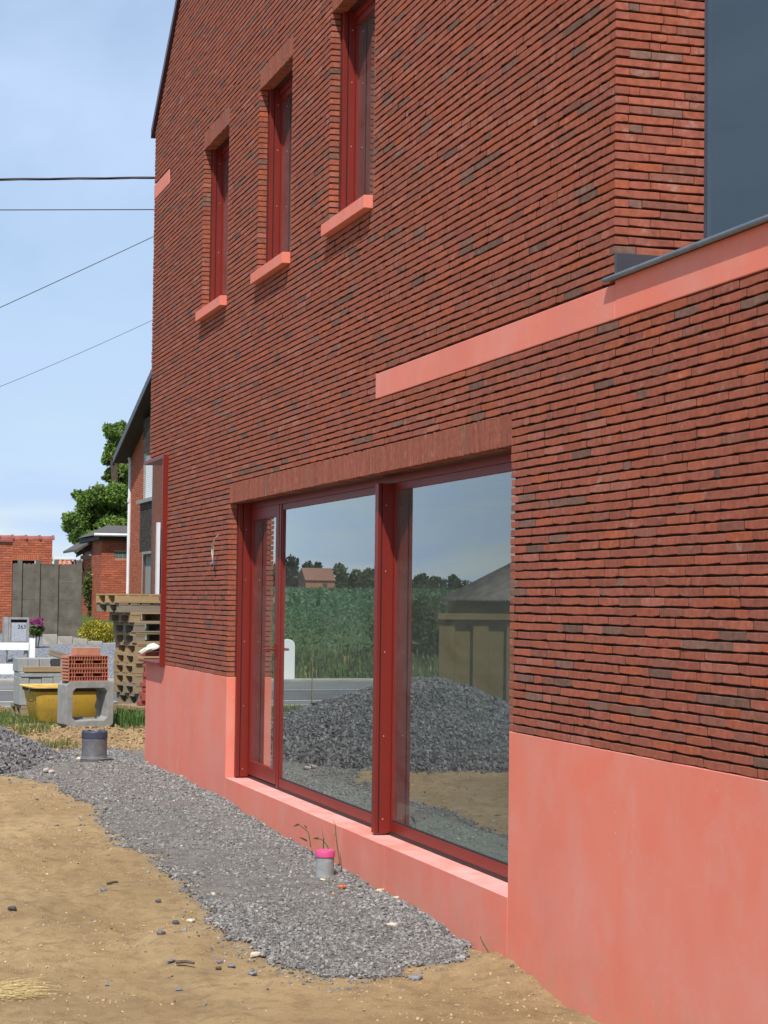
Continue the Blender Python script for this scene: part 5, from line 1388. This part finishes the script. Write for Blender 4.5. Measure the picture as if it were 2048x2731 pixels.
for i in range(n_):
    y = b[1] + 0.06 - w * (i + 1)
    mm = MB(); k = 8
    for (yy, r) in ((y, 0.105), (y + w - 0.06, 0.115), (y + w - 0.055, 0.14), (y + w, 0.14)):
        mm.v += [(XG - 0.14 + 1.35 * r * math.cos(t), yy, zcp + 0.004 + r * math.sin(t)) for t in np.linspace(0, math.pi, k)]
    for q in range(3):
        for j in range(k - 1): mm.f.append((q * k + j, q * k + j + 1, (q + 1) * k + j + 1, (q + 1) * k + j))
    mm.f.append(tuple(range(3 * k, 4 * k))); mm.build('coping_tile', MAT['roof_tile'], GW)
box_obj('white_pipe', tuple(at(141, 1500, XG + 0.02)), tuple(at(145, 1482, XG + 0.10)), MAT['white_plastic'], GW)
# gate pillar in front at the left edge
GP = empty('brick_pillar', (0, 0, 0), 0, 'orange brick pillar with dark cap at the left edge beside the fence', 'pillar')
XP = -51.0
a = at(-60, 1690, XP); b = at(34, 1448, XP)
brick_wall(GP, a[1], b[1], 0.8, b[2], mapX(XP), ORANGE, None)
box_obj('pillar_core', (XP - 0.9, a[1], 0.8), (XP - 0.0105, b[1] - 0.002, b[2]), MAT['mortar_far'], GP)
box_obj('cap', (XP - 0.95, a[1] - 0.05, b[2] + 0.003), (XP + 0.06, b[1] + 0.015, b[2] + 0.09), MAT['roof_tile'], GP, 0.02)
# low flat roof edge between wall and lean-to
o = pbox('flat_roof_edge', 143, 1487, 205, 1492, -64, 3.0, 'white_plastic', 'white flat roof edge behind the concrete fence', 'roof edge')

# concrete panel fence
CF = empty('concrete_fence', (0, 0, 0), 0, 'weathered grey concrete panel fence with scalloped top beside the driveway', 'fence')
XF = -49.0
post_px = [(46, 58), (94, 106), (144, 155), (203, 218)]
zt = at(100, 1494, XF)[2]; zb_ = 0.85
for p0, p1 in post_px:
    a = at(p0, 1600, XF + 0.05); b = at(p1, 1600, XF + 0.05)
    box_obj('post', (XF - 0.07, a[1], zb_), (XF + 0.05, b[1], zt + 0.02), MAT['concrete_old'], CF, 0.008)
bays = [(33, 46), (58, 94), (106, 144), (155, 203)]
zr = [zb_] + [at(100, py, XF)[2] for py in (1655, 1600, 1549, 1504)]
for p0, p1 in bays:
    ya, yb = at(p0, 1600, XF)[1] - 0.004, at(p1, 1600, XF)[1] + 0.004
    for i in range(4):
        z0, z1 = zr[i] + 0.0008, zr[i + 1] - 0.0008
        if i < 3: box_obj('fence_panel', (XF - 0.04, ya, z0), (XF - 0.004 * (i % 2), yb, z1), MAT['concrete_old'], CF, 0.006)
        else:
            ns = max(1, int(round((yb - ya) / 0.105))); pol = [(ya, z0)]
            pol.append((yb, z0)); ww = (yb - ya) / ns
            for k in range(ns - 1, -1, -1):
                for t in np.linspace(0, math.pi, 7): pol.append((ya + ww * (k + 0.5) + ww * 0.5 * math.cos(t), z1 - 0.03 + 0.045 * math.sin(t)))
            mm = MB().prism(pol, 0, 0.04)
            mesh_obj('fence_panel', [(XF - 0.04 + q[1], q[0], q[2]) for q in mm.v], mm.f, MAT['concrete_old'], CF)
# edging kerb along the drive
for i, (p0, p1, q0, q1) in enumerate(((112, 150, 1694, 1699), (151, 190, 1699.5, 1705), (191, 230, 1705.5, 1711), (231, 270, 1711.5, 1716), (271, 312, 1717, 1722))):
    a = at(p0, q0 + 6, -47.5); b = at(p1, q1 + 6, -47.5)
    o = box_obj('edging_stone', (-0.12, 0, -0.3), (0, b[1] - a[1], 0.06), MAT['kerb'], None, 0.01); o.location = (-47.3, a[1], a[2] + 0.02 - 0.0)
    tag(o, 'pale edging stone along the gravel drive, %s from the hydrangea' % ['first', 'second', 'third', 'fourth', 'fifth'][i], 'edging stone', 'edging stones along the drive')

# letter box with number
XM = -43.6
LB = empty('letter_box', (0, 0, 0), 0, 'grey concrete letter box with steel flap numbered 263', 'letter box')
a = at(10.5, 1714, XM); b = at(78, 1647, XM); base_z = at(40, 1770, XM)[2]
wdt = b[1] - a[1]; hgt = b[2] - a[2]
m = MB(); t = 0.085
Yo = a[1] + 0.10
m.box((XM - 0.40, Yo, a[2]), (XM, Yo + 0.045, b[2])); m.box((XM - 0.40, a[1] + wdt - 0.045, a[2]), (XM, a[1] + wdt, b[2]))
m.box((XM - 0.40, Yo + 0.045, b[2] - 0.045), (XM, a[1] + wdt - 0.045, b[2])); m.box((XM - 0.40, Yo + 0.045, a[2]), (XM, a[1] + wdt - 0.045, a[2] + 0.03)); m.box((XM - 0.40, Yo + 0.045, a[2] + 0.03), (XM - 0.37, a[1] + wdt - 0.045, b[2] - 0.045))
cas = m.build('box_body', MAT['concrete'], LB)
side = MB(); side.box((XM - 0.42, a[1], a[2] - 0.02), (XM - 0.01, Yo - 0.002, b[2] + 0.006)); side.build('box_side', MAT['concrete'], LB, bevel=0.008)
fp = box_obj('flap', (XM - 0.05, Yo + 0.05, a[2] + 0.034), (XM - 0.03, a[1] + wdt - 0.05, b[2] - 0.115), MAT['galv'], LB)
box_obj('slot', (XM - 0.10, Yo + 0.05, b[2] - 0.112), (XM - 0.08, a[1] + wdt - 0.05, b[2] - 0.05), MAT['black'], LB)
text_obj('263', 0.125, 'house_number', MAT['number'], LB, Matrix.Translation((XM - 0.0285, float(at(58.5, 1672, XM)[1]), float(at(58, 1672, XM)[2]))) @ TXT, 0.0012)
for p0, p1 in ((9, 21), (62, 76)):
    A = at((p0 + p1) / 2 - 3, 1772, XM - 0.2); Bq = at((p0 + p1) / 2 + 2, 1714, XM - 0.2)
    MB().tube([(XM - 0.2, A[1], A[2] - 0.1), (XM - 0.2, Bq[1], Bq[2])], 0.045, 6).build('leg', MAT['concrete'], LB)
# white rail fence along the pavement
WF = empty('white_fence', (0, 0, 0), 0, 'low white rail fence with a square end post along the pavement', 'fence')
XWF = -42.3
def wb(name, px0, py0, px1, py1, d, x=XWF):
    a = at(px0, py1, x); b = at(px1, py0, x); return box_obj(name, (x - d, a[1], a[2]), (x, b[1], b[2]), MAT['white'], WF, 0.008)
wb('post', 78, 1703, 94.5, 1790, 0.13); wb('rail', -320, 1714.5, 77.6, 1733, 0.08); wb('base_rail', -320, 1771, 94, 1811, 0.10, XWF + 0.02)
wb('post', -170, 1703, -153, 1770, 0.13, XWF + 0.0); wb('post', -338, 1703, -321, 1790, 0.13)

# ------------------------------------------------------------------ plants
def leaf_cloud(P, size, cols, jitter=0.3):
    n = len(P)
    a = RNG.normal(0, 1, (n, 3)); a /= np.linalg.norm(a, axis=1)[:, None]
    b = np.cross(a, RNG.normal(0, 1, (n, 3))); b /= np.linalg.norm(b, axis=1)[:, None]
    s = (size * RNG.uniform(1 - jitter, 1 + jitter, n))[:, None]
    V = np.zeros((n, 4, 3)); V[:, 0] = P - a * s; V[:, 1] = P + b * s * 0.45; V[:, 2] = P + a * s; V[:, 3] = P - b * s * 0.45
    F = 4 * np.arange(n)[:, None] + np.arange(4)[None]
    return V.reshape(-1, 3), F, np.repeat(cols, 4, 0)
def blobs(cs, n, rng=RNG, shell=0.45):
    """points in a union of ellipsoids, thinned towards the middle"""
    cs = np.array(cs, float); w = (cs[:, 3] * cs[:, 4] * cs[:, 5]) ** 0.75; w /= w.sum()
    k = rng.choice(len(cs), n, p=w); d = rng.normal(0, 1, (n, 3)); d /= np.linalg.norm(d, axis=1)[:, None]
    r = (shell + (1 - shell) * rng.random(n) ** 0.6) * (1 + 0.12 * rng.normal(0, 1, n))
    return cs[k, :3] + d * cs[k, 3:6] * r[:, None], k, d
def foliage(cs, n, size, pal, parent, name='crown', shell=0.4):
    P, k, d = blobs(cs, n, RNG, shell); t = RNG.random((n, 1)); c = np.array(pal[0]) * (1 - t) + np.array(pal[1]) * t
    c = c * RNG.uniform(0.8, 1.2, (len(cs), 1))[k]
    V, F, C = leaf_cloud(P, size, c); return np_mesh(name, V, [F], MAT['leaf'], parent, C)
GREEN = ((0.045, 0.085, 0.018), (0.12, 0.17, 0.035))
def tree(name, x, y, z, blobs_, n, size, pal, label, trunk_r=0.25, group=None, limbs=6):
    o = empty(name, (x, y, z), 0, label, 'tree', group)
    bl = np.array(blobs_, float); top = bl[:, 2].max()
    m = MB(); m.tube([(0, 0, -0.3), (0.05, 0.03, top * 0.3), (0.0, 0.1, top * 0.6), (0.1, 0.0, top * 0.9)], trunk_r, 8, trunk_r * 0.25)
    for i in range(min(limbs, len(bl))):
        c = Vector(bl[i, :3]); st = Vector((0, 0.05, max(0.4, c.z * 0.55))); m.tube([st, st.lerp(c, 0.5) + Vector((0, 0, 0.15)), c], trunk_r * 0.4, 6, trunk_r * 0.08)
    m.build('trunk', MAT['bark'], o, True)
    foliage(bl, n, size, pal, o); return o
# walnut tree behind the annexe
XV = -66.0
tb_ = at(300, 1640, XV); tz = float(gz(XV, tb_[1]))
bl = []
for px, py, r in [(300, 1155, 22), (322, 1140, 18), (285, 1140, 12), (310, 1200, 30), (290, 1225, 20), (330, 1250, 30), (300, 1270, 24), (340, 1300, 40), (305, 1320, 34), (265, 1320, 30), (230, 1335, 26), (205, 1320, 14), (275, 1370, 40), (230, 1380, 34), (190, 1385, 22), (178, 1405, 14), (250, 1420, 38), (300, 1410, 40), (205, 1430, 24), (225, 1460, 22), (260, 1470, 30), (330, 1400, 40), (240, 1440, 26), (345, 1180, 26), (360, 1250, 40), (370, 1350, 50)]:
    q = at(px, py, XV + RNG.uniform(-1.2, 1.2)); rr = r / FPX * 67; bl.append((q[0] - XV, q[1] - tb_[1], q[2] - tz, rr * 1.4, rr * 1.0, rr * 0.9))
    for _ in range(7):
        d_ = RNG.normal(0, 1, 3); d_ /= np.linalg.norm(d_); u_ = rr * RNG.uniform(0.18, 0.36)
        bl.append((bl[-1][0] * 0 + q[0] - XV + d_[0] * rr * 1.1, q[1] - tb_[1] + d_[1] * rr * 0.95, q[2] - tz + d_[2] * rr * 0.9, u_ * 1.4, u_ * 1.3, u_))
tree('walnut_tree', XV, tb_[1], tz, bl, 44000, 0.068, ((0.07, 0.14, 0.024), (0.22, 0.32, 0.055)), 'tall leafy green tree rising behind the annexe', 0.2, None, 14)
# yellow variegated bush, flowering shrub, hydrangea
def bush(name, X, spec, n, size, pal, label, cat='bush', dense=0.3):
    q0 = at(spec[0][0], spec[0][1], X); z0 = float(gz(X, q0[1])); o = empty(name, (X, q0[1], z0), 0, label, cat)
    bl = []
    for px, py, rx, ry in spec:
        q = at(px, py, X); bl.append((RNG.uniform(-.15, .15), q[1] - q0[1], q[2] - z0, rx / FPX * abs(X), rx / FPX * abs(X), ry / FPX * abs(X)))
    st = MB()
    for b_ in bl: st.tube([(0, b_[1] * 0.3, -0.1), (b_[0], b_[1], b_[2])], 0.02, 5, 0.008)
    st.build('stems', MAT['bark'], o)
    foliage(bl, n, size, pal, o, 'foliage', dense); return o, bl
bush('variegated_bush', -47.8, [(258, 1686, 45, 30), (225, 1692, 20, 22), (290, 1688, 30, 28), (250, 1672, 30, 18), (275, 1705, 36, 14)], 3600, 0.035, ((0.16, 0.19, 0.02), (0.62, 0.50, 0.06)), 'rounded yellow and green variegated bush by the drive edging')
o, bl = bush('flowering_shrub', -59.0, [(250, 1540, 18, 40), (262, 1600, 20, 40), (245, 1620, 14, 26), (258, 1510, 16, 22), (232, 1570, 14, 46), (270, 1560, 14, 40)], 3200, 0.05, GREEN, 'dark green shrub with small white flowers between shelter and annexe', 'shrub')
P, k, d = blobs(bl, 60, RNG, 0.9); V, F, C = leaf_cloud(P, 0.05, np.full((60, 3), 0.75)); f_ = np_mesh('flowers', V, [F], MAT['leaf'], o, C); f_['kind'] = 'stuff'
o, bl = bush('hydrangea', -46.5, [(96, 1683, 17, 12), (86, 1680, 10, 10), (108, 1678, 10, 10)], 500, 0.05, ((0.05, 0.09, 0.02), (0.10, 0.15, 0.03)), 'pink flowering hydrangea beside the letter box', 'flower')
for px, py in ((84, 1656), (95, 1657), (107, 1651), (108, 1664), (90, 1661)):
    q = np.array(at(px, py, -46.3)) - np.array(o.location)
    n = 70; d = RNG.normal(0, 1, (n, 3)); d /= np.linalg.norm(d, axis=1)[:, None]
    V, F, C = leaf_cloud(q + d * np.array([0.07, 0.07, 0.045]), 0.028, np.array((0.42, 0.06, 0.25)) * RNG.uniform(0.7, 1.3, (n, 1))); np_mesh('flower_head', V, [F], MAT['leaf'], o, C)
# distant greenery behind the garage wall gap
# ------------------------------------------------------------------ what the big window mirrors
def rat(px, py, X, yg=0.212):
    d = _r2 * ((px - 1024.0) / FPX) - _u2 * ((py - 1365.5) / FPX) + _f
    d = d * np.array([1, -1, 1]); o = np.array([0, 2 * yg - CAM[1], CAM[2]]); return o + d * (X / d[0])
# white road post
q = rat(765, 1815, -41.3); wp = empty('white_post', (q[0], q[1], 0.168), 0, 'white round topped concrete post across the road, mirrored beside the door handle', 'post')
pol = [(-0.16, -0.05), (0.16, -0.05), (0.16, 0.74)] + [(0.16 * math.cos(t), 0.74 + 0.14 * math.sin(t)) for t in np.linspace(0.2, math.pi - 0.2, 9)] + [(-0.16, 0.74)]
mm = MB().prism(pol, -0.06, 0.06); mesh_obj('post_body', [(q_[1], q_[0], q_[2]) for q_ in mm.v], mm.f, MAT['white'], wp, bevel=0.01)
# board fence and shed behind the heap
XBF = -26.2
y_a = rat(1168, 1652, XBF)[1]; ztop = rat(1168, 1652, XBF)[2]
BF = empty('board_fence', (0, 0, 0), 0, 'tall brown vertical board fence behind the gravel heap, mirrored in the right pane', 'fence')
bw = 0.26; nb = 24
me_b = bpy.data.meshes.new('board'); me_b.from_pydata(boxv((-0.03, 0, 0), (0.0, bw - 0.02, ztop - 0.08 + 0.1)), [], BOXF); me_b.materials.append(MAT['wood_fence'])
for i in range(nb):
    q = bpy.data.objects.new('board', me_b); COL.objects.link(q); q.parent = BF; q.location = (XBF - (0.05 if i % 2 else 0), y_a - bw * (i + 1), -0.02)
box_obj('cap_rail', (XBF - 0.10, y_a - nb * bw, ztop - 0.0), (XBF + 0.06, y_a + 0.02, ztop + 0.09), MAT['wood_fence'], BF, 0.004)
SD = empty('shed', (0, 0, 0), 0, 'old shed with grey corrugated roof behind the board fence', 'shed')
s0 = rat(1215, 1600, -29.5); s1 = rat(1365, 1500, -29.5)
yl = s0[1]; zl = 1.75
m = MB(); m.box((-30.3, yl - 6, 0.1), (-27.2, yl - 0.15, 2.05)); m.build('shed_wall', MAT['wood_fence'], SD)
n = 40
def corr(A, B, C_, D_, name, waves=22):
    A, B, C_, D_ = map(Vector, (A, B, C_, D_)); v = []; f = []; k = waves * 4
    nrm = (B - A).cross(D_ - A).normalized()
    for i in range(k + 1):
        t = i / k; h = nrm * 0.025 * math.sin(t * waves * 2 * math.pi); v += [tuple(A.lerp(B, t) + h), tuple(D_.lerp(C_, t) + h)]
    for i in range(k): f.append((2 * i, 2 * i + 2, 2 * i + 3, 2 * i + 1))
    return mesh_obj(name, v, f, MAT['corrugated'], SD, smooth=True)
corr((-26.95, yl, 1.95), (-26.95, yl - 6.2, 1.95), (-28.6, yl - 6.2, 3.15), (-28.6, yl - 1.9, 3.15), 'roof_slope', 40)
corr((-30.4, yl, 1.95), (-26.95, yl, 1.95), (-28.5, yl - 1.9, 3.15), (-28.7, yl - 1.9, 3.15), 'hip_slope', 24)
corr((-30.4, yl - 6.2, 1.95), (-30.4, yl, 1.95), (-28.6, yl - 1.9, 3.15), (-28.6, yl - 6.2, 3.15), 'roof_slope', 40)
# verge grass, hedge and crops beyond the road
grass_patch('verge_grass', scatter(-46, -41.6, -40, -5.0, 16000), 0.08, 0.30, 'tall grass verge with white flowers beyond the road, mirrored in the window', 0.02, ((0.07, 0.12, 0.03), (0.15, 0.20, 0.06)), 0.08)
P = scatter(-75, -46, -48, -6, 60000); P[:, 2] += RNG.uniform(0.02, 0.22, len(P))
V, F, C = leaf_cloud(P, 0.06, np.array((0.095, 0.18, 0.08)) * RNG.uniform(0.8, 1.25, (len(P), 1)))
tag(np_mesh('crop_leaves', V, [F], MAT['leaf'], None, C), 'green bean crop covering the field beyond the road', 'crop', kind='stuff')
P = scatter(-190, -75, -90, -10, 34000); P[:, 2] += RNG.uniform(0.02, 0.35, len(P))
V, F, C = leaf_cloud(P, 0.22, np.array((0.095, 0.18, 0.08)) * RNG.uniform(0.85, 1.2, (len(P), 1)))
tag(np_mesh('crop_leaves', V, [F], MAT['leaf'], None, C), 'far part of the green crop on the rise', 'crop', kind='stuff')
n = 9000; y = RNG.uniform(-330, -40, n); x = -475 + RNG.normal(0, 2, n); hh_ = (2.2 + 3.0 * (vnoise(x * 0, y, 9.0, 91) + 0.5)) * RNG.random(n)
V, F, C = leaf_cloud(np.stack([x, y, 3.9 + hh_], -1), 0.6, np.array((0.04, 0.065, 0.024)) * RNG.uniform(0.7, 1.4, (n, 1)))
tag(np_mesh('far_hedgerow', V, [F], MAT['leaf'], None, C), 'far hedgerow along the skyline behind the fields', 'hedgerow', kind='stuff')
# hedge clump right of the crop
for i, (px, w, h) in enumerate(((1120, 2.2, 1.7), (1150, 2.0, 1.5), (1180, 2.2, 1.8), (1088, 1.8, 1.3))):
    q = rat(px, 1800, -45.5); z0 = float(gz(q[0], q[1])); o = empty('hedge_bush', (q[0], q[1], z0), 0, 'rough green hedge bush beyond the road, %s from the left in the mirrored view' % ['second', 'third', 'fourth', 'first'][i], 'bush', 'hedge bushes beyond the road')
    foliage([(0, 0, h * 0.4, w * .6, w * .6, h * 0.5), (0.3, 0.4, h * 0.6, w * .4, w * .4, h * .4)], 1500, 0.07, GREEN, o, 'foliage', 0.3)
# far trees and a brick farmhouse on the rise
XZ = -470.0
def far(px, py, X=XZ): return rat(px, py, X)
SCL = 474.0 / FPX
for i, (px, ytop, w, col, lab) in enumerate([(775, 1482, 34, 0, 'dark round tree left of the far farmhouse in the mirrored view'), (745, 1505, 30, 0, 'dark broad tree at the left end of the mirrored skyline'), (815, 1497, 24, 0, 'dark tree behind the far farmhouse roof'), (843, 1500, 20, 0, 'dark tree right behind the far farmhouse'),
                           (915, 1503, 26, 1, 'pale green round tree right of the far farmhouse'), (950, 1520, 20, 1, 'small pale tree in the middle of the mirrored skyline'), (985, 1517, 26, 1, 'bushy tree just left of the mirrored mullion'), (1010, 1510, 24, 0, 'dark tree behind the mirrored mullion'),
                           (1125, 1530, 24, 0, 'low dark tree left in the right hand pane'), (1165, 1538, 24, 0, 'low dark tree, second in the right hand pane'), (1215, 1535, 22, 0, 'low dark tree above the mirrored shed')]):
    t = far(px, ytop); b = far(px, 1585); H = t[2] - 3.8; wv = w * SCL
    bl = [(RNG.uniform(-.3, .3) * wv, RNG.uniform(-.5, .5) * wv, H * u, wv * 0.62, wv * 0.62, H * 0.26) for u in (0.18, 0.34, 0.5, 0.64, 0.76)] + [(0, wv * 0.55, H * 0.3, wv * 0.5, wv * 0.5, H * 0.3), (0, -wv * 0.55, H * 0.28, wv * 0.5, wv * 0.5, H * 0.3)]
    pal = (((0.03, 0.05, 0.018), (0.06, 0.085, 0.03)), ((0.07, 0.10, 0.03), (0.13, 0.16, 0.05)))[col]
    tree('far_tree', t[0], t[1], 3.8, bl, 1500, 0.55, pal, lab, 0.4, 'trees on the far skyline', 4)
fa = far(815, 1581, -460); fb = far(893, 1515, -460); zE = far(850, 1548, -460)[2]; zR = fb[2]; z0 = 3.9
FH = empty('farmhouse', (0, 0, 0), 0, 'far orange brick farmhouse with red tiled roof on the mirrored skyline', 'house')
ya, yb = fb[1], fa[1]                    # ya is further from the wall
box_obj('wall', (-468, ya, z0), (-460, yb, zE), simple('farm_brick', (0.36, 0.16, 0.10), 0.9, 0.1, 2), FH)
mesh_obj('roof', [(-459.6, ya - .2, zE), (-459.6, yb + .2, zE), (-464, yb + .2, zR), (-464, ya - .2, zR), (-468.4, ya - .2, zE), (-468.4, yb + .2, zE)], [(0, 1, 2, 3), (3, 2, 5, 4), (0, 3, 4), (1, 5, 2)], simple('farm_tiles', (0.22, 0.10, 0.065), 0.9, 0.15, 1), FH)
for px in (864, 870):
    a_ = far(px - 2, 1572, -459.9); b_ = far(px + 2, 1556, -459.9); box_obj('window', (-460.0, min(a_[1], b_[1]), a_[2]), (-459.9, max(a_[1], b_[1]), b_[2]), MAT['soffit'], FH)
